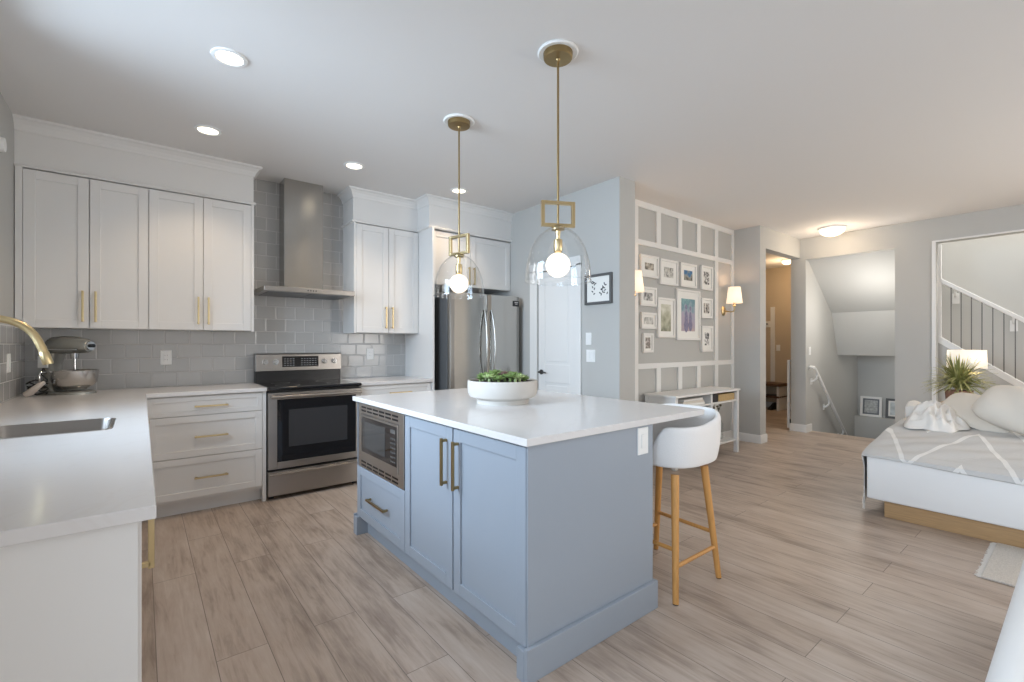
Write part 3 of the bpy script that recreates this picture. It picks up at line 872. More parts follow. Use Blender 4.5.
t = thing('microwave', 'built-in stainless steel microwave with louvred trim in the blue island', 'microwave', (1.13, 2.69, .463))
m_ = MB()
m_.fbox(F, 2.356, 3.030, .463, .530, -.018, .004); m_.fbox(F, 2.356, 3.030, .812, .876, -.018, .004)
m_.fbox(F, 2.356, 2.418, .530, .812, -.018, .004); m_.fbox(F, 2.980, 3.030, .530, .812, -.018, .004)
tr = m_.build('trim_kit', M_steelm, t, bevel=.002)
m_ = MB()
for z in (.834, .856, .482, .504):
    for k in range(6): m_.fbox(F, 2.425 + k * .0945, 2.425 + k * .0945 + .078, z - .0055, z + .0055, .0035, .0052)
m_.build('louvre_vent', M_black, tr)
m_ = MB(); m_.fbox(F, 2.422, 2.976, .533, .809, -.018, .010); dm = m_.build('door', M_steelm, t, bevel=.002)
m_ = MB(); m_.fbox(F, 2.430, 2.958, .572, .797, .008, .0115); m_.build('door_glass', M_blackglass, dm)
m_ = MB(); m_.fbox(F, 2.585, 2.915, .600, .770, .0115, .0125); m_.build('window', mat('microwave_window', (.05, .05, .05), .08), dm)
m_ = MB()
for i in range(3):
    for j in range(6): m_.fbox(F, 2.442 + i * .024, 2.458 + i * .024, .590 + j * .026, .600 + j * .026, .0115, .0128)
m_.fbox(F, 2.442, 2.508, .755, .778, .0115, .0128)
m_.build('keypad', mat('microwave_key_grey', s2l((88, 86, 84)), .4), dm)

# ------------------------------------------------------------------ outlets and switches
def plate_cover(name, label, cat, F, u, z, w, h, kind, group):
    t = thing(name, label, cat, ((F[2], u, z - h / 2) if F[0] == 'x' else (u, F[2], z - h / 2)), group)
    m_ = MB(); m_.fbox(F, u - w / 2, u + w / 2, z - h / 2, z + h / 2, 0, .006); m_.build('cover', M_plastic, t, bevel=.002)
    m_ = MB()
    if kind == 'outlet':
        m_.fbox(F, u - .017, u + .017, z - .034, z + .034, .006, .0085); p = m_.build('socket', M_plastic, t, bevel=.002)
        m_ = MB()
        for s in (-1, 1):
            for q in (-1, 1): m_.fbox(F, u + q * .007 - .001, u + q * .007 + .001, z + s * .017 - .004, z + s * .017 + .005, .0084, .0088)
        m_.build('slots', M_dark, p)
    else:
        n = kind
        for k in range(n):
            uu = u + (k - (n - 1) / 2) * .046
            m_.fbox(F, uu - .016, uu + .016, z - .033, z + .033, .006, .010)
        m_.build('rocker', M_plastic, t, bevel=.002)
G = 'wall plates'
plate_cover('wall_outlet', 'white outlet on the backsplash right of the stand mixer', 'outlet', ('y', -1, 4.760), .157, 1.153, .075, .118, 'outlet', G)
plate_cover('wall_outlet', 'white outlet on the backsplash between range and refrigerator', 'outlet', ('y', -1, 4.760), 1.884, 1.159, .075, .118, 'outlet', G)
plate_cover('light_switch', 'white switch plate on the side-wall tile behind the faucet', 'light switch', ('x', 1, XL + .008), 4.228, 1.145, .075, .118, 1, G)
plate_cover('wall_outlet', 'white outlet on the grey end panel of the island', 'outlet', ('y', -1, 1.318), 1.836, .810, .078, .125, 1, G)
plate_cover('light_switch', 'single white switch below the framed print by the pantry door', 'light switch', ('x', -1, 3.35), 3.012, 1.315, .072, .118, 1, G)
plate_cover('light_switch', 'double white switch, lower of the two plates by the pantry door', 'light switch', ('x', -1, 3.35), 2.985, 1.152, .112, .118, 2, G)
plate_cover('light_switch', 'white switch on the stairwell wall above the handrail', 'light switch', ('y', -1, 2.556), 7.56, 1.165, .072, .118, 1, G)
plate_cover('light_switch', 'white switch on the hallway far wall', 'light switch', ('x', -1, 9.8), 3.86, 1.19, .072, .118, 1, G)
m_ = MB(); m_.cyl((XL, 4.01, 2.44), (XL + .03, 4.01, 2.44), .045, .040, seg=24)
tag(m_.build('wall_sensor', M_plastic, smooth=True), 'small round white sensor high on the wall left of the corner cabinet', 'sensor')
# ================================================================== lamps
def pendant(loc, rot, label):
    x, y = loc
    t = thing('pendant_lamp', label, 'pendant lamp', (x, y, 1.58), 'glass pendants over the island')
    m_ = MB(); m_.lathe([(.060, 0), (.102, 0), (.105, -.005), (.098, -.012), (.088, -.010), (.060, -.006)], (x, y, H), 48); m_.build('ceiling_ring', M_plastic, t, smooth=True)
    m_ = MB(); m_.lathe([(.074, -.004), (.076, -.010), (.074, -.034), (.070, -.038), (.012, -.040), (.008, -.05)], (x, y, H), 40); m_.build('canopy', M_abrass, t, smooth=True)
    m_ = MB(); m_.cyl((x, y, 1.865), (x, y, 2.735), .0058, seg=12); m_.build('rod', M_abrass, t, smooth=True)
    # flat rectangular loop
    m_ = MB(); w, z0, z1, th, dp = .090, 1.867, 1.999, .017, .011
    for a in ((-w, -w + th, z0, z1), (w - th, w, z0, z1), (-w + th, w - th, z0, z0 + th), (-w + th, w - th, z1 - th, z1)): m_.box(a[0], a[1], -dp, dp, a[2], a[3])
    bmesh.ops.rotate(m_.bm, verts=m_.bm.verts, cent=(0, 0, 0), matrix=Matrix.Rotation(rot, 3, 'Z'))
    bmesh.ops.translate(m_.bm, verts=m_.bm.verts, vec=(x, y, 0))
    m_.build('square_loop', M_brass, t, bevel=.0015)
    m_ = MB(); m_.lathe([(.006, .30), (.014, .298), (.030, .290), (.034, .283), (.034, .272), (.014, .266), (.009, .225), (.021, .222), (.0225, .214), (.0225, .165), (.019, .158), (.012, .150)], (x, y, 1.58), 24); m_.build('socket', M_brass, t, smooth=True)
    m_ = MB()
    prof = []
    for i in range(17):
        a = PI / 2 * i / 16
        prof.append((max(.036, .168 * math.sin(a) ** .92), .262 * math.cos(a) ** 1.0 if i < 16 else .0))
    prof = [(r, z if z > 0.02 else z) for r, z in prof]
    prof.append((.169, -.018))
    m_.lathe([(.022, .268)] + prof, (x, y, 1.604), 56, False, False)
    gs = m_.build('glass_shade', M_glass, t, smooth=True)
    m_ = MB(); m_.lathe([(.1665, -.020), (.1715, -.020), (.1715, -.014), (.1665, -.014), (.1665, -.020)], (x, y, 1.604), 56, False, False); m_.build('rim', M_glass, gs, smooth=True)
    m_ = MB(); m_.sphere((x, y, 1.671), .0625); m_.build('bulb', M_bulb, t, smooth=True)
    return t
pendant((1.677, 1.719), -.465, 'near glass dome pendant with brass loop, closer to the camera above the island')
pendant((1.674, 2.668), 1.80, 'far glass dome pendant with brass loop, above the microwave end of the island')

m_ = None
t0 = thing('recessed_light', 'recessed ceiling light nearest the camera, above the sink counter', 'ceiling light', (.36, 2.827, 2.755), 'recessed ceiling lights')
m_ = MB(); m_.lathe([(.062, .014), (.062, .010), (.066, .006), (.082, .009), (.084, .0148), (.075, .0149)], (.36, 2.827, 2.755), 40, False, False); m_.build('trim_ring', M_plastic, t0, smooth=True)
m_ = MB(); m_.lathe([(.001, .0115), (.062, .0115), (.064, .0145), (.001, .0145)], (.36, 2.827, 2.755), 40); m_.build('lens', M_lens, t0)
dup(t0, (.005, 1.056, 0), 'recessed ceiling light in front of the left upper cabinets')
dup(t0, (1.04, 1.059, 0), 'recessed ceiling light in front of the range hood')
dup(t0, (2.072, 1.049, 0), 'recessed ceiling light in front of the refrigerator cabinet')

fx, fy_ = 6.98, 2.10
t = thing('flush_ceiling_lamp', 'frosted glass bowl lamp on the ceiling before the stairs', 'ceiling lamp', (fx, fy_, 2.66))
m_ = MB(); m_.lathe([(.155, .11), (.155, .10), (.150, .092), (.14, .090)], (fx, fy_, 2.66), 40, True, True); m_.build('pan', M_plastic, t, smooth=True)
m_ = MB(); m_.lathe([(.001, .0)] + [(.145 * math.sin(PI / 2 * i / 12), .092 * (1 - math.cos(PI / 2 * i / 12))) for i in range(1, 13)], (fx, fy_, 2.66), 40, True, False); m_.build('glass_bowl', M_flush, t, smooth=True)
m_ = MB(); m_.lathe([(.001, -.012), (.010, -.008), (.012, .002)], (fx, fy_, 2.66), 16); m_.build('finial', M_brass, t, smooth=True)
t = thing('hall_ceiling_lamp', 'small lit round lamp on the hallway ceiling seen through the doorway', 'ceiling lamp', (9.0, 3.4, 2.68))
m_ = MB(); m_.lathe([(.10, .09), (.10, .075), (.09, .07)], (9.0, 3.4, 2.68), 32); m_.build('pan', M_plastic, t, smooth=True)
m_ = MB(); m_.lathe([(.001, 0)] + [(.09 * math.sin(PI / 2 * i / 10), .072 * (1 - math.cos(PI / 2 * i / 10))) for i in range(1, 11)], (9.0, 3.4, 2.68), 32, True, False); m_.build('glass_bowl', M_flush, t, smooth=True)

def sconce(x, label):
    y0 = 2.975
    t = thing('wall_sconce', label, 'wall lamp', (x, y0, 1.62), 'brass wall sconces on the gallery wall')
    m_ = MB()
    m_.rings([[(x + r * math.cos(2 * PI * i / 32), y, 1.690 + r * 1.25 * math.sin(2 * PI * i / 32)) for i in range(32)] for r, y in ((.048, y0), (.050, y0 - .008), (.042, y0 - .016), (.02, y0 - .024))]); m_.build('wall_plate', M_brass, t, smooth=True)
    m_ = MB(); m_.tube([(x, y0 - .02, 1.69), (x, y0 - .10, 1.675), (x, y0 - .135, 1.680), (x, y0 - .145, 1.70), (x, y0 - .145, 1.765)], .0085, 12)
    m_.lathe([(.010, 0), (.020, .004), (.022, .012), (.014, .02), (.014, .06), (.011, .062)], (x, y0 - .145, 1.735), 20); m_.build('arm', M_brass, t, smooth=True)
    m_ = MB(); m_.lathe([(.094, 1.782), (.070, 1.985)], (x, y0 - .145, 0), 40, False, False); m_.build('shade', M_shade, t, smooth=True, solid=.003)
    m_ = MB(); m_.sphere((x, y0 - .145, 1.87), .028, 16, 10); m_.build('bulb', M_bulb, t, smooth=True)
    light('sconce_glow', 'POINT', (x, y0 - .145, 1.93), 1.7, (1.0, .70, .45), .03)
    return t
sconce(5.868, 'right brass wall sconce with lit white shade beside the hallway doorway')
sconce(3.810, 'left brass wall sconce mostly hidden behind the pantry wall corner')

# ================================================================== things on the counters
# planter
px_, py_ = 1.690, 2.205
t = thing('succulent_planter', 'wide white stoneware bowl of green succulents on the island', 'potted plant', (px_, py_, .915))
m_ = MB(); m_.lathe([(.155, 0), (.155, .022), (.160, .026), (.196, .040), (.207, .062), (.2095, .10), (.2085, .132), (.204, .136), (.199, .132), (.196, .10), (.001, .10)], (px_, py_, .915), 56, True, True)
m_.build('bowl', M_ceramic, t, smooth=True)
m_ = MB(); m_.lathe([(.1965, .102), (.1965, .124), (.15, .130), (.001, .134)], (px_, py_, .915), 40); m_.build('soil', M_soil, t, smooth=True)
rnd = random.Random(5)
def rosette(m_, c, R, n, tilt=(0, 0)):
    for ring, (k, el, rr_) in enumerate(((n, .25, 1.0), (n - 2, .75, .78), (max(4, n - 4), 1.15, .5))):
        for i in range(k):
            a = 2 * PI * (i + .5 * ring) / k + rnd.uniform(-.1, .1)
            L_ = R * rr_ * rnd.uniform(.85, 1.1)
            d = Vector((math.cos(a) * math.cos(el), math.sin(a) * math.cos(el), math.sin(el)))
            side = Vector((-math.sin(a), math.cos(a), 0)); up = d.cross(side) * -1
            p0 = Vector(c)
            rs = []
            for s, w, th in ((0, .12, .10), (.45, .30, .13), (.8, .24, .10), (1.0, .04, .03)):
                cc = p0 + d * L_ * s + Vector((0, 0, .12 * L_ * s * s))
                rs.append([cc + side * (w * L_ * math.cos(q)) + up * (th * L_ * math.sin(q)) for q in (0, PI / 3, 2 * PI / 3, PI, 4 * PI / 3, 5 * PI / 3)])
            m_.rings(rs)
spots = [(-.075, -.09, .050), (-.02, -.11, .045), (.045, -.105, .052), (.10, -.07, .045), (-.115, -.02, .05), (-.055, -.03, .055), (.01, -.045, .05), (.065, -.02, .055), (.125, .0, .045),
         (-.10, .05, .052), (-.04, .04, .05), (.025, .035, .055), (.085, .055, .052), (-.06, .105, .05), (.0, .11, .052), (.055, .115, .045), (-.13, -.06, .035), (.13, -.045, .035), (-.095, .0, .03), (-.02, .0, .035), (.05, .0, .035), (.095, .025, .03), (-.045, -.07, .035), (.015, -.08, .03), (.075, -.1, .03), (-.08, .08, .03), (.03, .08, .035)]
for i, (dx, dy, R) in enumerate(spots):
    # axes turned so the cluster is wide as seen from the front of the island
    X_ = px_ + dx * .781 + dy * .624; Y_ = py_ - dx * .624 + dy * .781
    m_ = MB(); hh = .134 + .030 * max(0, 1 - math.hypot(dx, dy) / .15) + rnd.uniform(0, .014)
    m_.cyl((X_, Y_, .915 + .11), (X_, Y_, .915 + hh), .008, seg=8)
    rosette(m_, (X_, Y_, .915 + hh), R * rnd.uniform(.70, .95), rnd.choice((9, 10, 11)))
    m_.build('succulent', (M_succ3 if i in (6, 11) else M_succ2 if i % 3 == 0 else M_succ), t, smooth=True)

# stand mixer, nose towards +X
mx_, my_ = -.405, 4.50
t = thing('stand_mixer', 'silver tilt-head stand mixer with steel bowl in the counter corner', 'mixer', (mx_, my_, .915))
def sup(cx, cy, cz, ax, ay, n=28, e=2.6):
    out = []
    for i in range(n):
        a = 2 * PI * i / n; c_, s_ = math.cos(a), math.sin(a)
        out.append((cx + ax * abs(c_) ** (2 / e) * (1 if c_ >= 0 else -1), cy + ay * abs(s_) ** (2 / e) * (1 if s_ >= 0 else -1), cz))
    return out
m_ = MB(); m_.rings([sup(mx_, my_, .915, .168, .105), sup(mx_, my_, .930, .166, .104), sup(mx_, my_, .938, .150, .092)])
m_.rings([sup(mx_ - .105, my_, .935, .055, .07), sup(mx_ - .112, my_, 1.03, .040, .05), sup(mx_ - .112, my_, 1.12, .038, .048), sup(mx_ - .10, my_, 1.20, .055, .058)])
m_.build('stand', M_handmix, t, smooth=True)
def yz(x, cz, ry, rz, n=24): return [(x, my_ + ry * math.cos(2 * PI * i / n), cz + rz * math.sin(2 * PI * i / n)) for i in range(n)]
m_ = MB(); hx = mx_ - .155
m_.rings([yz(hx, 1.235, .012, .02), yz(hx + .012, 1.24, .045, .045), yz(hx + .05, 1.252, .062, .062), yz(hx + .14, 1.258, .067, .064), yz(hx + .23, 1.256, .064, .058), yz(hx + .29, 1.252, .055, .050), yz(hx + .312, 1.25, .040, .038)])
hd = m_.build('motor_head', M_handmix, t, smooth=True)
m_ = MB(); m_.cyl((hx + .305, my_, 1.252), (hx + .328, my_, 1.252), .030, seg=24); m_.build('attachment_hub', M_chrome, hd, smooth=True)
m_ = MB(); m_.cyl((hx + .326, my_, 1.252), (hx + .345, my_, 1.252), .013, seg=14); m_.build('hub_knob', M_black, hd, smooth=True)
m_ = MB(); m_.rings([[(x, my_ + q * 1.005, z) for x, z in ((hx + .03, 1.222), (hx + .28, 1.222), (hx + .28, 1.230), (hx + .03, 1.230))] for q in (-.066, .066)]); m_.build('trim_band', M_chrome, hd)
m_ = MB(); m_.cyl((mx_ + .05, my_, 1.20), (mx_ + .05, my_, 1.16), .026, .022, 20); m_.cyl((mx_ + .05, my_, 1.16), (mx_ + .05, my_, 1.06), .008, seg=12); m_.build('beater_shaft', M_chrome, t, smooth=True)
m_ = MB()
prof = [(.050, 0), (.066, .003), (.070, .012), (.100, .026), (.118, .052), (.125, .085), (.128, .132), (.132, .134), (.128, .137), (.124, .132), (.121, .085), (.114, .055), (.095, .030), (.001, .024)]
m_.lathe(prof, (mx_ + .05, my_, .945), 44); bw = m_.build('bowl', M_bowl, t, smooth=True)
m_ = MB(); q0 = (mx_ - .02, my_ - .118)
m_.tube([(q0[0] - .012, q0[1] + .004, 1.07), (q0[0] - .016, q0[1] - .034, 1.072), (q0[0] - .016, q0[1] - .042, 1.05), (q0[0] - .014, q0[1] - .036, 1.00), (q0[0] - .010, q0[1] + .010, .985)], .007, 10); m_.build('handle', M_chrome, bw, smooth=True)
m_ = MB()
m_.box(mx_ - .150, mx_ - .078, my_ - .068, my_ - .0605, 1.10, 1.18); m_.build('side_label', M_plastic, t, bevel=.002)
t.rotation_euler.z = -.72

t = thing('power_cord', 'black coiled power cord with pale plug beside the stand mixer', 'cord', (-.56, 4.42, .915))
P = []
for i in range(60):
    a = i / 59 * 6 * PI
    P.append((-.555 + .045 * math.cos(a) * (1 + .3 * math.sin(i)), 4.44 + .028 * math.sin(a), .922 + i / 59 * .10 + .01 * math.sin(3 * a)))
P += [(-.53, 4.42, 1.06), (-.52, 4.43, 1.10), (-.515, 4.45, 1.085)]
m_ = MB(); m_.tube(P, .0042, 8); m_.build('cable', M_rubber, t, smooth=True)
m_ = MB(); m_.tube([(-.600, 4.40, .930), (-.575, 4.385, .945), (-.545, 4.37, .975), (-.52, 4.36, 1.00), (-.505, 4.36, 1.01)], [.018, .022, .019, .015, .010], 14); m_.build('plug', mat('pale_plug', s2l((208, 198, 190)), .6), t, smooth=True)

# ================================================================== bar stool
sx, sy = 2.265, 1.462
t = thing('bar_stool', 'white shell bar stool with oak legs under the island overhang', 'bar stool', (sx, sy, 0))
# bucket shell: angle 0 = back (+X)
def shell_ring(v):
    """v 0..1 from the seat centre outwards and up the wall"""
    n, out = 64, []
    for i in range(n):
        a = 2 * PI * i / n
        ca, sa = math.cos(a), math.sin(a)
        e = 3.0
        rad = 1 / ((abs(ca) ** e + abs(sa) ** e) ** (1 / e))
        back = max(0.0, math.cos(a))
        tq = 1 - abs(a if a <= PI else a - 2 * PI) / PI; ss = lambda q: min(1, max(0, q)) ** 2 * (3 - 2 * min(1, max(0, q))); topz = .05 + .185 * ss(tq / .17) + .06 * ss((tq - .42) / .45)
        Rx, Ry = (.255 if ca > 0 else .235), .238
        if v <= .5:
            q = v / .5
            r = .93 * q; z = .028 * q ** 3
        else:
            q = (v - .5) / .5
            r = .93 + .07 * math.sin(min(1, q * 1.6) * PI / 2) + (.02 if ca > .2 else 0) * q; z = .028 + (topz - .028) * q ** 1.15
        out.append((sx + Rx * r * rad * ca, sy + Ry * r * rad * sa, .615 + z))
    return out
m_ = MB(); m_.rings([shell_ring(v) for v in (.02, .12, .25, .38, .46, .5, .54, .6, .68, .78, .88, 1.0)], True, False)
sh = m_.build('seat_shell', M_shell, t, smooth=True)
s_ = sh.modifiers.new('solid', 'SOLIDIFY'); s_.thickness = .034; s_.offset = -1
s_ = sh.modifiers.new('subsurf', 'SUBSURF'); s_.levels = s_.render_levels = 2
tops = {'a': (2.120, 1.325), 'b': (2.400, 1.325), 'c': (2.120, 1.600), 'd': (2.400, 1.600)}
feet = {'a': (2.022, 1.260), 'b': (2.437, 1.260), 'c': (2.022, 1.680), 'd': (2.480, 1.680)}
def onleg(k, z):
    q = z / .615; return Vector((feet[k][0] + (tops[k][0] - feet[k][0]) * q, feet[k][1] + (tops[k][1] - feet[k][1]) * q, z))
for k in 'abcd':
    m_ = MB(); m_.cyl(onleg(k, .004), onleg(k, .60), .0145, .0205, 18); lg = m_.build('leg', M_oak, t, smooth=True)
    m_ = MB(); m_.cyl(onleg(k, 0), onleg(k, .006), .0135, seg=14); m_.build('foot_pad', M_rubber, lg)
for k, l, z in (('a', 'b', .168), ('c', 'd', .168), ('a', 'c', .245), ('b', 'd', .245)):
    m_ = MB(); m_.cyl(onleg(k, z), onleg(l, z), .0105, seg=12); m_.build('footrest_rung', M_oak, t, smooth=True)
m_ = MB(); m_.box(sx - .05, sx + .05, sy - .05, sy + .05, .596, .608); m_.build('seat_frame', M_oak, t, bevel=.004)

# ================================================================== gallery wall
GP = [
 ('a', 4.083, 4.405, 1.975, 2.212, .082, 'white framed photo at the top left of the gallery wall', [(.3, (60, 58, 55)), (.5, (150, 140, 125)), (.7, (222, 214, 200))], 26),
 ('b', 4.431, 4.783, 1.922, 2.205, .085, 'white framed grey photo, second from the left in the gallery top row', [(.35, (110, 110, 108)), (.5, (190, 188, 180)), (.7, (228, 226, 220))], 30),
 ('c', 4.837, 5.182, 1.927, 2.207, .082, 'white framed photo with deep blue sky, third in the gallery top row', [(.3, (70, 62, 58)), (.45, (150, 150, 140)), (.55, (52, 112, 158)), (.8, (40, 100, 150))], 14),
 ('d', 5.287, 5.556, 1.926, 2.220, .070, 'narrow white framed black and white photo at the top right of the gallery', [(.38, (40, 40, 40)), (.5, (150, 148, 145)), (.62, (230, 228, 224))], 34),
 ('e', 4.083, 4.365, 1.668, 1.872, .060, 'white framed shiny photo below the top left frame', [(.3, (80, 82, 84)), (.5, (170, 168, 164)), (.7, (240, 240, 238))], 22),
 ('f', 4.388, 4.722, 1.336, 1.775, .070, 'tall white framed pale landscape left of the large colour picture', [(.3, (120, 122, 100)), (.5, (186, 184, 160)), (.7, (222, 220, 206))], 10),
 ('g', 4.758, 5.262, 1.310, 1.897, .105, 'large white framed colour picture of figures, biggest of the gallery', None, 8),
 ('h', 5.297, 5.548, 1.582, 1.826, .060, 'white framed photo in the middle of the right gallery column', [(.36, (60, 58, 56)), (.5, (160, 154, 146)), (.66, (225, 220, 212))], 30),
 ('i', 4.098, 4.365, 1.426, 1.600, .050, 'small white framed pale photo, third from the top in the left gallery column', [(.3, (150, 148, 142)), (.5, (205, 203, 196)), (.7, (232, 230, 226))], 28),
 ('j', 4.132, 4.307, 1.173, 1.379, .045, 'smallest white framed photo at the bottom left of the gallery', [(.35, (70, 64, 60)), (.5, (150, 140, 132)), (.7, (215, 206, 196))], 30),
 ('k', 5.300, 5.562, 1.170, 1.486, .080, 'white framed black and white photo at the bottom right of the gallery', [(.38, (46, 46, 46)), (.5, (160, 158, 155)), (.62, (232, 230, 226))], 32),
]
F = ('y', -1, 2.974)
for k, u0, u1, z0, z1, mw, label, stops, sc in GP:
    t = thing('picture_frame', label, 'picture frame', ((u0 + u1) / 2, 2.974, z0), 'white picture frames on the gallery wall')
    fw = .024
    m_ = MB()
    m_.fbox(F, u0, u0 + fw, z0, z1, 0, .030); m_.fbox(F, u1 - fw, u1, z0, z1, 0, .030)
    m_.fbox(F, u0 + fw, u1 - fw, z0, z0 + fw, 0, .030); m_.fbox(F, u0 + fw, u1 - fw, z1 - fw, z1, 0, .030)
    m_.build('frame', M_frame, t, bevel=.002)
    m_ = MB(); m_.fbox(F, u0 + fw, u1 - fw, z0 + fw, z1 - fw, .002, .016); m_.build('mat_board', M_mat, t)
    if stops is None:
        p_ = print_mat('picture_colour', [(.20, (190, 170, 165)), (.38, (172, 158, 172)), (.50, (166, 160, 178)), (.60, (140, 160, 172)), (.70, (98, 140, 150)), (.82, (132, 172, 174))], 16, .5, 3.0)
    else:
        p_ = print_mat('picture_print', stops, sc, .25 if k in 'cf' else 0, u0 * 7)
    m_ = MB(); m_.fbox(F, u0 + mw, u1 - mw, z0 + mw, z1 - mw, .015, .0168); pr_ = m_.build('picture', p_, t)
    if k == 'g':
        m_ = MB(); cxp, czp = (u0 + u1) / 2, z0 + .26
        for dx, s in ((-.045, 1.0), (.045, .9)):
            ring = [(cxp + dx + .042 * s * math.cos(a) * (1.25 if math.sin(a) < 0 else .8), czp - .04 + .13 * s * math.sin(a)) for a in [2 * PI * i / 20 for i in range(20)]]
            m_.rings([[(x, y, z) for x, z in ring] for y in (2.9572, 2.9565)])
            ring = [(cxp + dx + .022 * s * math.cos(a), czp + .125 * s + .028 * s * math.sin(a)) for a in [2 * PI * i / 16 for i in range(16)]]
            m_.rings([[(x, y, z) for x, z in ring] for y in (2.9572, 2.9565)])
        m_.build('painted_figures', mat('figure_violet_paint', s2l((128, 122, 150)), .6, noise=.45, nscale=45), pr_)
# framed print beside the pantry door
F = ('x', -1, 3.35)
t = thing('picture_frame', 'dark grey framed botanical print beside the pantry door', 'picture frame', (3.35, 2.885, 1.635))
u0, u1, z0, z1, fw = 2.722, 3.048, 1.637, 1.920, .024
m_ = MB(); m_.fbox(F, u0, u0 + fw, z0, z1, 0, .025); m_.fbox(F, u1 - fw, u1, z0, z1, 0, .025); m_.fbox(F, u0 + fw, u1 - fw, z0, z0 + fw, 0, .025); m_.fbox(F, u0 + fw, u1 - fw, z1 - fw, z1, 0, .025)
m_.build('frame', M_greyframe, t, bevel=.002)
m_ = MB(); m_.fbox(F, u0 + fw, u1 - fw, z0 + fw, z1 - fw, .002, .012); mb_ = m_.build('mat_board', M_mat, t)
m_ = MB(); rnd = random.Random(3)
def blob(u, z, a, b_, ang):
    ring = [(3.3375, u + a * math.cos(q) * math.cos(ang) - b_ * math.sin(q) * math.sin(ang), z + a * math.cos(q) * math.sin(ang) + b_ * math.sin(q)* math.cos(ang)) for q in [2 * PI * i / 12 for i in range(12)]]
    m_.rings([ring, [(3.3370, y, z_) for _, y, z_ in ring]])
def sprig(u, z, du, dz, n):
    for i in range(n):
        q = i / (n - 1); s = 1 if i % 2 else -1
        blob(u + du * q + s * .012, z + dz * q + rnd.uniform(-.004, .004), .013, .006, rnd.uniform(-.8, .8) + s * .5)
sprig(2.945, 1.74, -.005, .11, 6); sprig(2.93, 1.83, .03, .02, 4); sprig(2.86, 1.725, -.06, .10, 8); sprig(2.79, 1.73, .05, .06, 5)
m_.build('ink_print', mat('ink_grey', s2l((70, 70, 72)), .7), mb_)

# console table
t = thing('console_table', 'slim white console table under the gallery wall', 'table', (4.865, 2.77, 0))
x0, x1, y0, y1 = 4.145, 5.475, 2.585, 2.945
m_ = MB(); m_.box(x0 - .012, x1 + .012, y0 - .012, y1, .722, .744); m_.build('table_top', M_white, t, bevel=.003)
for x in (x0, x1 - .045):
    for y in (y0, y1 - .045):
        m_ = MB(); m_.box(x, x + .045, y, y + .045, 0, .722); m_.build('leg', M_white, t, bevel=.002)
m_ = MB()
m_.box(x0 + .045, x1 - .045, y0 + .008, y1 - .008, .600, .618)               # floor of the open slots
m_.box(x0 + .045, x1 - .045, y1 - .02, y1 - .008, .618, .722)
for xx in (x0 + .008, x1 - .020): m_.box(xx, xx + .012, y0 + .045, y1 - .045, .600, .722)
m_.box(4.845, 4.875, y0 + .004, y1 - .02, .618, .722)
m_.build('apron', M_white, t, bevel=.0015)
m_ = MB(); m_.box(4.845, 4.880, y0 + .004, y0 + .04, .158, .600); m_.build('centre_post', M_white, t, bevel=.0015)
m_ = MB(); m_.box(4.79, 4.815, y1 - .04, y1 - .01, .158, .600); m_.build('centre_post', M_white, t, bevel=.0015)
m_ = MB(); m_.box(x0 + .02, x1 - .02, y0 + .01, y1 - .01, .138, .158); m_.build('lower_shelf', M_white, t, bevel=.002)
m_ = MB(); m_.rings([[(x0 + .012, y0 + .045, .6), (x0 + .024, y0 + .045, .6), (x0 + .024, y1 - .045, .6), (x0 + .012, y1 - .045, .6)], [(x0 + .012, y0 + .045, .158), (x0 + .024, y0 + .045, .158), (x0 + .024, y1 - .045, .158), (x0 + .012, y1 - .045, .158)]])
m_.build('side_panel', M_white, t)
# on and in it
m_ = MB(); m_.box(4.905, 5.035, 2.61, 2.80, .6185, .705); tag(m_.build('storage_box', M_dark, bevel=.004), 'small black box in the right slot of the console table', 'box')
m_ = MB(); m_.box(5.05, 5.42, 2.612, 2.85, .6185, .632); m_.box(5.05, 5.42, 2.612, 2.622, .632, .695); m_.box(5.05, 5.42, 2.84, 2.85, .632, .695); m_.box(5.05, 5.06, 2.622, 2.84, .632, .695); m_.box(5.41, 5.42, 2.622, 2.84, .632, .695)
tag(m_.build('wicker_tray', M_wicker, bevel=.003), 'tan wicker tray in the right slot of the console table', 'tray')
for k in range(3):
    m_ = MB(); m_.box(4.32 + .015 * k, 4.76 - .02 * k, 2.615, 2.84, .6185 + .024 * k, .6415 + .024 * k)
    bk = m_.build('magazine', (M_mat, M_cream, M_frame)[k], bevel=.003)
    tag(bk, ('lowest of the three pale magazines in the left console slot', 'middle one of the three pale magazines in the left console slot', 'topmost of the three pale magazines in the left console slot')[k], 'magazine', 'magazines in the console table')
t = thing('photo_frame', 'dark framed photo standing on the lower shelf of the console', 'picture frame', (4.68, 2.84, .1585))
m_ = MB()
def tilted(xa, xb, za, zb, d0, d1):
    pt = lambda x, z, d: (x, 2.80 + (z - .1585) * .18 - d, z)
    m_.rings([[pt(xa, za, d0), pt(xb, za, d0), pt(xb, za, d1), pt(xa, za, d1)], [pt(xa, zb, d0), pt(xb, zb, d0), pt(xb, zb, d1), pt(xa, zb, d1)]])
tilted(4.56, 4.59, .1585, .50, 0, .02); tilted(4.77, 4.80, .1585, .50, 0, .02); tilted(4.59, 4.77, .1585, .19, 0, .02); tilted(4.59, 4.77, .47, .50, 0, .02)
m_.build('frame', M_greyframe, t)
m_ = MB(); tilted(4.59, 4.77, .19, .47, 0, .008); m_.build('picture', print_mat('shelf_photo', [(.35, (70, 74, 78)), (.5, (140, 142, 140)), (.66, (200, 200, 196))], 26, 0, 2.2), t)
t = thing('glass_vase', 'clear glass bottle vase with a dried sprig on the console shelf', 'vase', (5.27, 2.75, .1585))
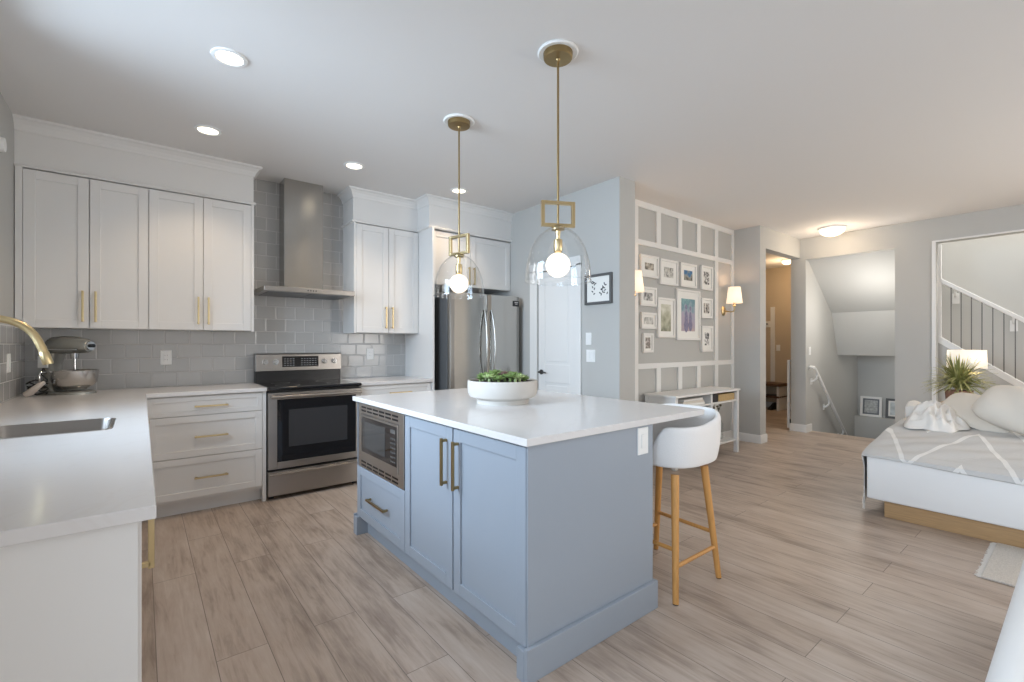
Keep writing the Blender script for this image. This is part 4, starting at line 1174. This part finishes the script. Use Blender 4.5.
m_ = MB(); m_.lathe([(.001, .004), (.062, .004), (.070, .02), (.070, .17), (.055, .21), (.022, .235), (.020, .28), (.024, .285)], (5.27, 2.75, .1585), 28, True, False); m_.build('vessel', M_vase, t, smooth=True)
m_ = MB()
for k in range(5):
    a = k * 1.3
    m_.tube([(5.27, 2.75, .20), (5.27 + .005 * math.cos(a), 2.75 + .005 * math.sin(a), .44), (5.27 + .05 * math.cos(a), 2.75 + .04 * math.sin(a), .50 + .012 * k)], .002, 6)
    m_.sphere((5.27 + .05 * math.cos(a), 2.75 + .04 * math.sin(a), .50 + .012 * k), .014, 10, 6)
m_.build('dried_sprig', mat('dried_sprig_grey', s2l((120, 116, 100)), .8), t, smooth=True)

# ================================================================== hallway
t = thing('hall_bench', 'dark wood two-tier bench on the hallway far wall', 'bench', (9.56, 4.13, 0))
m_ = MB(); m_.box(9.36, 9.795, 3.66, 4.66, .46, .51); m_.build('bench_top', M_darkwood, t, bevel=.004)
m_ = MB(); m_.box(9.40, 9.795, 3.70, 4.62, .235, .27); m_.build('shelf', M_darkwood, t, bevel=.004)
for y in (3.70, 4.58):
    m_ = MB(); m_.box(9.42, 9.78, y, y + .04, 0, .46); m_.build('end_panel', M_white, t)
for k in range(3):
    yy = 3.86 + .27 * k
    m_ = MB()
    m_.rings([[(9.40 + q * .27, yy + dy * w, z) for dy, z in ((-1, 0), (1, 0), (1, hgt * .6), (.5, hgt), (-.5, hgt), (-1, hgt * .6))] for q, w, hgt in ((0, .030, .03), (.12, .042, .06), (.4, .040, .08), (.65, .036, .12), (1, .034, .125))])
    tag(m_.build('shoe', M_dark, bevel=.004, smooth=True), ('black shoe under the hall bench, closest to the doorway', 'black shoe under the hall bench, in the middle of three', 'black shoe under the hall bench, deepest into the hall')[k], 'shoe', 'shoes under the hall bench')
t = thing('coat_rail', 'white boards with hooks above the hallway bench', 'coat rack', (9.79, 4.15, 1.0))
m_ = MB(); m_.box(9.782, 9.80, 3.92, 4.66, 1.60, 1.72); m_.box(9.785, 9.80, 3.92, 4.00, .52, 2.0); m_.box(9.785, 9.80, 4.58, 4.66, .52, 2.0); m_.build('board', M_white, t)
for y in (4.05, 4.25, 4.45):
    m_ = MB(); m_.tube([(9.783, y, 1.67), (9.74, y, 1.65), (9.73, y, 1.68)], .007, 8); m_.build('hook', M_dark, t, smooth=True)
t = thing('safety_gate', 'white safety gate seen edge-on just inside the doorway', 'gate', (7.80, 2.79, .02))
m_ = MB(); xg = 7.44; yg = 2.775
for x in (xg, xg + .70): m_.box(x, x + .03, yg, yg + .035, .03, 1.03)
m_.box(xg + .03, xg + .70, yg, yg + .035, .05, .08); m_.box(xg + .03, xg + .70, yg, yg + .035, 1.0, 1.03); m_.build('frame', M_white, t, bevel=.003)
for k in range(8):
    m_ = MB(); m_.cyl((xg + .11 + k * .073, yg + .017, .08), (xg + .11 + k * .073, yg + .017, 1.0), .006, seg=8); m_.build('bar', M_white, t)
m_ = MB(); m_.box(xg + .002, xg + .032, yg - .008, yg + .0, .02, .16); m_.build('hinge_foot', M_dark, t)
m_ = MB(); m_.box(xg + .60, xg + .63, 2.75, yg, .25, .28); m_.build('hinge', M_white, t)
m_ = MB(); m_.box(xg + .60, xg + .63, 2.75, yg, .85, .88); m_.build('hinge', M_white, t)

# ================================================================== stairwell going down
t = thing('stair_handrail', 'white handrail on brackets descending beside the lower stairs', 'handrail', (8.2, 2.53, 0))
zr = lambda x: .938 - .83 * (x - 7.504)
m_ = MB(); m_.tube([(7.535, 2.552, zr(7.505) - .02), (7.508, 2.52, zr(7.505)), (7.515, 2.485, zr(7.515)), (7.54, 2.478, zr(7.54)), (9.2, 2.478, zr(9.2))], .021, 12); m_.build('rail', M_white, t, smooth=True)
for x in (7.62, 8.12, 8.75):
    m_ = MB(); m_.tube([(x, 2.552, zr(x) - .115), (x, 2.52, zr(x) - .11), (x, 2.485, zr(x) - .07), (x, 2.478, zr(x) - .02)], [.020, .015, .013, .014], 10); m_.box(x - .028, x + .028, 2.546, 2.556, zr(x) - .165, zr(x) - .075); m_.build('bracket', M_white, t, smooth=True)
def leaning(label, yc, w, hgt, fm, pm):
    t = thing('framed_certificate', label, 'picture frame', (9.72, yc, .03), 'frames on the landing ledge')
    pt = lambda y, z, d: (9.715 + (z - .03) * .10 - d, y, z)
    def slab(m_, ya, yb, za, zb, d0, d1): m_.rings([[pt(ya, za, d0), pt(yb, za, d0), pt(yb, za, d1), pt(ya, za, d1)], [pt(ya, zb, d0), pt(yb, zb, d0), pt(yb, zb, d1), pt(ya, zb, d1)]])
    a, b_, c, d, f = yc - w / 2, yc + w / 2, .031, .031 + hgt, .035
    m_ = MB(); slab(m_, a, a + f, c, d, 0, .022); slab(m_, b_ - f, b_, c, d, 0, .022); slab(m_, a + f, b_ - f, c, c + f, 0, .022); slab(m_, a + f, b_ - f, d - f, d, 0, .022); m_.build('frame', fm, t)
    m_ = MB(); slab(m_, a + f, b_ - f, c + f, d - f, 0, .010); m_.build('mat_board', M_darkgrey if fm is M_frame else M_mat, t)
    m_ = MB(); slab(m_, a + f + .025, b_ - f - .025, c + f + .025, d - f - .025, .009, .012); m_.build('picture', pm, t)
leaning('white framed certificate with dark mat leaning on the stair landing ledge', 2.355, .30, .335, M_frame, print_mat('certificate_print', [(.3, (150, 150, 148)), (.7, (196, 196, 192))], 30, 0, 1))
leaning('dark framed pale picture on the landing ledge beside the stairwell opening edge', 2.005, .30, .325, M_greyframe, print_mat('pale_picture', [(.3, (180, 186, 186)), (.7, (215, 220, 220))], 12, 0, 4))

# ================================================================== railing of the upper stairs
t = thing('stair_railing', 'white stair railing with thin dark balusters going up behind the sofa', 'railing', (7.61, .3, 0))
def slope_bar(m_, ya, yb, x0, x1, z0, dz, sl):
    m_.rings([[(x0, y, z0(y)), (x1, y, z0(y)), (x1, y, z0(y) + dz), (x0, y, z0(y) + dz)] for y in (ya, yb)])
zr2 = lambda y: 2.005 + .755 * (y - 1.141)
m_ = MB(); slope_bar(m_, -.42, 1.147, 7.585, 7.645, zr2, .055, 0); m_.build('handrail', M_white, t, bevel=.006)
m_ = MB(); slope_bar(m_, -.42, 1.36, 7.572, 7.658, lambda y: zs(y) - .085, .085, 0); m_.build('shoe_rail', M_white, t, bevel=.004)
m_ = MB(); m_.box(7.590, 7.640, 1.147, 1.185, zs(1.147) - .03, 2.48); m_.build('newel_trim', M_white, t)
m_ = MB(); m_.box(7.565, 7.665, -.52, -.42, 0, 1.02); m_.box(7.555, 7.675, -.53, -.41, 1.02, 1.05); m_.build('newel_post', M_white, t, bevel=.004)
M_bal = mat('dark_iron', s2l((104, 102, 98)), .5, .4)
y = 1.060
while y > -.40:
    m_ = MB(); m_.box(7.6105, 7.6195, y - .0045, y + .0045, zs(y) - .004, zr2(y) + .004); m_.build('baluster', M_bal, t); y -= .0875
t = thing('wall_handrail', 'white handrail bracketed to the wall beyond the upper stairs', 'handrail', (8.57, .6, 1.0))
zw = lambda y: 2.00 + .72 * (y - 1.139)
m_ = MB(); m_.tube([(8.545, 1.33, zw(1.33)), (8.545, -.5, zw(-.5))], .022, 12); m_.build('rail', M_white, t, smooth=True)
for y in (1.150, .616, .0):
    m_ = MB(); m_.box(8.588, 8.60, y - .035, y + .035, zw(y) - .20, zw(y) - .06); m_.tube([(8.59, y, zw(y) - .10), (8.56, y, zw(y) - .09), (8.545, y, zw(y) - .015)], .014, 10); m_.build('bracket', M_white, t, bevel=.002)

# ================================================================== living room
# side table with lamp and plant behind the sofa
t = thing('sofa_table', 'narrow wood-topped white table behind the sofa', 'table', (6.52, .30, 0))
m_ = MB(); m_.box(6.33, 6.72, -.55, 1.0, .622, .655); m_.build('table_top', M_oakY, t, bevel=.003)
for x in (6.345, 6.66):
    for y in (-.53, .94):
        m_ = MB(); m_.box(x, x + .045, y, y + .045, 0, .622); m_.build('leg', M_white, t)
m_ = MB(); m_.box(6.36, 6.69, -.50, .96, .56, .622); m_.build('apron', M_white, t)
lx, ly = 6.58, .800
t = thing('table_lamp', 'table lamp with lit white drum shade behind the spiky plant', 'lamp', (lx, ly, .655))
m_ = MB(); m_.lathe([(.075, 0), (.075, .012), (.02, .022), (.012, .03), (.010, .36)], (lx, ly, .655), 24); m_.build('base', M_white, t, smooth=True)
m_ = MB(); m_.lathe([(.150, .365), (.145, .548)], (lx, ly, .655), 40, False, False); m_.build('shade', M_lampshade, t, smooth=True, solid=.003)
light('table_lamp_glow', 'POINT', (lx, ly, 1.12), 2.5, WARM, .03)
gx, gy = 6.41, .835
t = thing('spiky_plant', 'green spiky potted plant on the table behind the sofa', 'potted plant', (gx, gy, .655))
m_ = MB(); m_.lathe([(.001, .001), (.085, .001), (.095, .01), (.105, .14), (.108, .145), (.100, .145), (.094, .02), (.001, .02)], (gx, gy, .655), 32); m_.build('pot', mat('speckled_pot', s2l((150, 112, 92)), .7, noise=.6, nscale=38), t, smooth=True)
m_ = MB(); m_.lathe([(.098, .10), (.098, .128), (.001, .134)], (gx, gy, .655), 28); m_.build('soil', M_soil, t, smooth=True)
rnd = random.Random(11)
for part, m__ , n in (('leaves', M_leaf, 230), ('pale_leaves', M_leaf2, 170)):
    m_ = MB()
    for i in range(n):
        a = rnd.uniform(0, 2 * PI); el = rnd.uniform(-.25, 1.45); Lf = rnd.uniform(.17, .285)
        w = rnd.uniform(.0065, .0105)
        base_ = Vector((gx + .03 * math.cos(a), gy + .03 * math.sin(a), .655 + .16 + rnd.uniform(0, .14)))
        d = Vector((math.cos(a) * math.cos(el), math.sin(a) * math.cos(el), math.sin(el)))
        side = Vector((-math.sin(a), math.cos(a), 0))
        rs = []
        for s in (0, .3, .6, .85, 1.0):
            p = base_ + d * Lf * s + Vector((0, 0, -.30 * Lf * s * s * math.cos(el) ))
            ww = w * (1 - s ** 2.5) + .0004
            nrm = d.cross(side)
            rs.append([p - side * ww, p + nrm * .0015, p + side * ww, p - nrm * .0008])
        m_.rings(rs)
    o = m_.build(part, m__, t, smooth=True); o['kind'] = 'stuff'

# sofa
SXa, SXb, SYa, SYb = 4.20, 5.86, -1.35, 1.045
t = thing('sofa', 'deep white upholstered sofa on an oak plinth', 'sofa', (5.03, -.15, 0))
m_ = MB(); m_.box(SXa + .045, SXb - .045, SYa + .1, .950, 0, .125); m_.build('plinth', M_oakY, t, bevel=.003)
m_ = MB(); m_.box(SXa, SXb, SYa, SYb, .123, .445); m_.build('frame', M_fabric, t, bevel=.014, seg=3)
def topz(x):
    q = (x - SXa)
    return .445 + .115 * min(1, max(0, q / .75)) ** .8 + .03 * min(1, max(0, (q - .75) / .6))
m_ = MB()
ys = [SYa + .02 + (SYb - .035 - SYa - .02) * j / 10 for j in range(11)]
xs_ = [SXa + .015 + (5.58 - SXa - .015) * i / 10 for i in range(11)]
m_.rings([[(x, y, .44) for x in xs_[:1]] + [(x, y, topz(x) - .018) for x in xs_] + [(xs_[-1], y, .44)] for y in ys]); m_.build('seat_cushion', M_fabric, t, smooth=True)
m_ = MB(); m_.box(5.60, SXb, SYa, SYb - .01, .44, .665); m_.build('backrest', M_fabric, t, bevel=.05, seg=4, smooth=True)

def cushion(name, label, cat, c, w, h_, th, mtx, m, group=None, e=2.6):
    m_ = MB(); n = 20; bm = m_.bm
    grid = {}
    for sgn in (1, -1):
        for i in range(n + 1):
            for j in range(n + 1):
                u = -1 + 2 * i / n; v = -1 + 2 * j / n
                pu = 1 - .10 * (1 - v * v); pv = 1 - .10 * (1 - u * u)
                edge = max(0.0, (1 - abs(u) ** e)) ** .55 * max(0.0, (1 - abs(v) ** e)) ** .55
                if sgn == -1 and (i in (0, n) or j in (0, n)): grid[(sgn, i, j)] = grid[(1, i, j)]; continue
                wr = .012 * math.sin(5 * u + 3 * v * sgn) * edge
                grid[(sgn, i, j)] = bm.verts.new((u * w / 2 * (1 - .17 * v ** 4 * abs(u)), v * h_ / 2 * (1 - .17 * u ** 4 * abs(v)), sgn * (th / 2 * edge + wr)))
    for sgn in (1, -1):
        for i in range(n):
            for j in range(n):
                q = [grid[(sgn, i, j)], grid[(sgn, i + 1, j)], grid[(sgn, i + 1, j + 1)], grid[(sgn, i, j + 1)]]
                bm.faces.new(q if sgn == 1 else q[::-1])
    bmesh.ops.transform(bm, verts=bm.verts, matrix=Matrix.Translation(c) @ mtx)
    o = m_.build(name, m, smooth=True)
    return tag(o, label, cat, group)
# local X = along the sofa (world Y), local Y = up, local Z = thickness (towards -X)
def lean(tilt, roll=0.0, yaw=0.0):
    base_ = Matrix(((0, 0, -1, 0), (-1, 0, 0, 0), (0, 1, 0, 0), (0, 0, 0, 1)))
    return Matrix.Rotation(yaw, 4, 'Z') @ Matrix.Rotation(tilt, 4, 'Y') @ Matrix.Rotation(roll, 4, 'X') @ base_
cushion('pillow', 'plump cream pillow leaning on the sofa back, in front of the stair railing', 'pillow', (5.14, .33, .765), .50, .36, .25, lean(.75, .42), M_cream, 'pillows on the sofa')
cushion('pillow', 'flatter cream pillow between the plump one and the white throw', 'pillow', (5.27, .57, .715), .48, .33, .11, lean(.85, .42), mat('beige_linen', s2l((222, 212, 198)), .95, bump=.2, bscale=350), 'pillows on the sofa')
cushion('pillow', 'white pillow under the crumpled throw at the sofa end', 'pillow', (5.46, .88, .655), .26, .20, .12, lean(1.0, .2), M_fabric, 'pillows on the sofa')

# blanket over the seat, hanging at the front edge and the far end
def drape():
    m_ = MB(); bm = m_.bm; uvl = bm.loops.layers.uv.new('UVMap')
    NU, NV = 90, 120
    rnd = random.Random(4)
    s0, s1 = -.075, 1.33     # across, from the front hem to the back
    t0_, t1_ = -1.30, SYb + .40   # along, last stretch hangs over the far end
    V = {}
    for i in range(NU + 1):
        for j in range(NV + 1):
            s = s0 + (s1 - s0) * i / NU; tt = t0_ + (t1_ - t0_) * j / NV
            hang_s = max(0.0, -s); over_t = max(0.0, tt - SYb)
            x = SXa + max(s, 0) ; yy = min(tt, SYb)
            z = topz(x) + .010
            rip = .006 * math.sin(9 * tt + 3 * s) + .005 * math.sin(17 * s - 5 * tt) + .003 * math.sin(31 * s + 23 * tt)
            if s > 0: z += rip * min(1, s / .1) * (1 if over_t == 0 else 0)
            if hang_s > 0:
                q = hang_s * (.25 + .75 * min(1, max(0, (SYb - .1 - tt) / 1.2)))
                if over_t > 0: q = hang_s
                x = SXa - .012 - .004 * math.sin(14 * tt); z = topz(SXa) + .008 - q
            if over_t > 0:
                dz = over_t * (.9 if s < .9 else .9)
                yy = SYb + .014 + .020 * math.sin(13 * x + 1.0) * min(1, over_t / .1) + .018
                z = topz(max(x, SXa)) + .004 - dz - hang_s * .0
                if hang_s > 0: x = SXa - .012 + .02; z = topz(SXa) - dz - .002
            # soft rounding at the front edge
            if 0 <= s < .05 : z -= .010 * (1 - s / .05)
            V[(i, j)] = (bm.verts.new((x, yy, z)), (s, tt))
    for i in range(NU):
        for j in range(NV):
            ks = [(i, j), (i + 1, j), (i + 1, j + 1), (i, j + 1)]
            f = bm.faces.new([V[k][0] for k in ks])
            for lp, k in zip(f.loops, ks): lp[uvl].uv = V[k][1]
    # fringe knots along the far hem
    return m_
t = drape().build('throw_blanket', M_blanket, smooth=True, solid=.007)
tag(t, 'light grey throw blanket with white zigzag lines spread over the sofa seat', 'blanket')
m_ = MB(); rnd = random.Random(2)
for k in range(22):
    xx = SXa + .02 + k * .035; zt = topz(xx) - .36 + .004
    yv = SYb + .032 + .020 * math.sin(13 * xx + 1.0)
    m_.cyl((xx, yv, zt + .02), (xx + rnd.uniform(-.006, .006), yv + .004, zt - .06), .006, .008, 7)
m_.build('fringe', M_throw, t)

# crumpled white throw
from mathutils import noise as mnoise
def crumple(label, c, rx, ry, hgt, seed, rot=0.0):
    m_ = MB(); bm = m_.bm; n, r_ = 150, 56
    rnd = random.Random(seed); ph = [rnd.uniform(0, 6.28) for _ in range(8)]
    rows = []
    for i in range(r_ + 1):
        q = i / r_; row = []
        for k in range(n):
            a = 2 * PI * k / n
            e_ = 1 + .12 * math.sin(3 * a + ph[0]) + .08 * math.sin(5 * a + ph[1]) + .05 * math.sin(9 * a + ph[6])
            x = rx * q * e_ * math.cos(a); y = ry * q * e_ * math.sin(a)
            xr = x * math.cos(rot) - y * math.sin(rot); yr = x * math.sin(rot) + y * math.cos(rot)
            w1 = mnoise.noise(Vector((xr * 3.1, yr * 3.1, seed)))
            r1 = 1 - abs(mnoise.noise(Vector((xr * 5 + 1.5 * w1, yr * 9 + w1, seed + 4.2)))) * 2.6
            r2 = 1 - abs(mnoise.noise(Vector((xr * 14 - 2 * w1, yr * 10 + 2 * w1, seed + 9.1)))) * 2.4
            env = max(0.0, 1 - q ** 2.2)
            z = hgt * (env * (.50 + .34 * r1) + .13 * r2 * min(1, (1 - q) * 5)) + .05 * hgt * w1 * env
            X_ = c[0] + xr; Y_ = c[1] + yr
            row.append((X_, Y_, c[2](X_, Y_) + max(0.0, z) + .010))
        rows.append(row)
    m_.rings(rows[::-1], False, False)
    bmesh.ops.remove_doubles(bm, verts=bm.verts, dist=1e-5)
    return tag(m_.build('crumpled_throw', M_throw, smooth=True, solid=.006), label, 'blanket')
crumple('white throw crumpled at the far end of the sofa, over the grey blanket', (5.18, .83, lambda x, y: topz(x) + .014), .33, .185, .20, 3, .22)
m_ = MB(); bm = m_.bm   # throw corner thrown over the sofa back
n1, n2 = 26, 26; V = {}
for i in range(n1 + 1):
    for j in range(n2 + 1):
        u = i / n1; v = j / n2
        yy = .66 + .43 * u; s = v * .80
        if s < .18: x, z = 5.56, .60 + .085 * s / .18
        elif s < .46: x, z = 5.56 + (s - .18), .690 + .03 * math.sin((s - .18) / .28 * PI)
        else: x, z = 5.888 + .01 * math.sin(9 * u), .685 - (s - .46) * .8
        V[(i, j)] = bm.verts.new((x + .012 * math.sin(14 * u + 3 * v), yy, z + .016 * math.sin(11 * u + 5 * v) + .012 * math.sin(23 * u)))
for i in range(n1):
    for j in range(n2): bm.faces.new((V[(i, j)], V[(i + 1, j)], V[(i + 1, j + 1)], V[(i, j + 1)]))
tag(m_.build('folded_throw', M_throw, smooth=True, solid=.008), 'white cloth hung over the left end of the sofa back', 'blanket')

# rug and ottoman
def rug_mat():
    return mat('woven_offwhite_rug', s2l((214, 208, 200)), .95, noise=.22, nscale=60, bump=.7, bscale=90, stretch=(1.0, 3.2, 1))
t = thing('area_rug', 'off-white woven rug with fringe lying before the sofa', 'rug', (3.9, -.9, 0))
m_ = MB(); m_.box(3.54, 4.225, -2.2, .375, .001, .011); m_.build('pile', rug_mat(), t, bevel=.003)
m_ = MB(); rnd = random.Random(8)
for k in range(55):
    xx = 3.547 + k * .0124
    m_.box(xx, xx + .006, .370, .398 + rnd.uniform(-.006, .006), .001, .006)
m_.build('fringe', M_throw, t)
t = thing('ottoman', 'white upholstered bench end in the bottom right corner near the camera', 'ottoman', (2.3, -.35, 0))
m_ = MB(); m_.box(1.46, 3.15, -.86, .170, .11, .452); m_.build('seat', M_fabric, t, bevel=.05, seg=6, smooth=True)
m_ = MB(); m_.box(1.52, 3.09, -.80, .13, 0, .112); m_.build('plinth', M_oakY, t, bevel=.003)
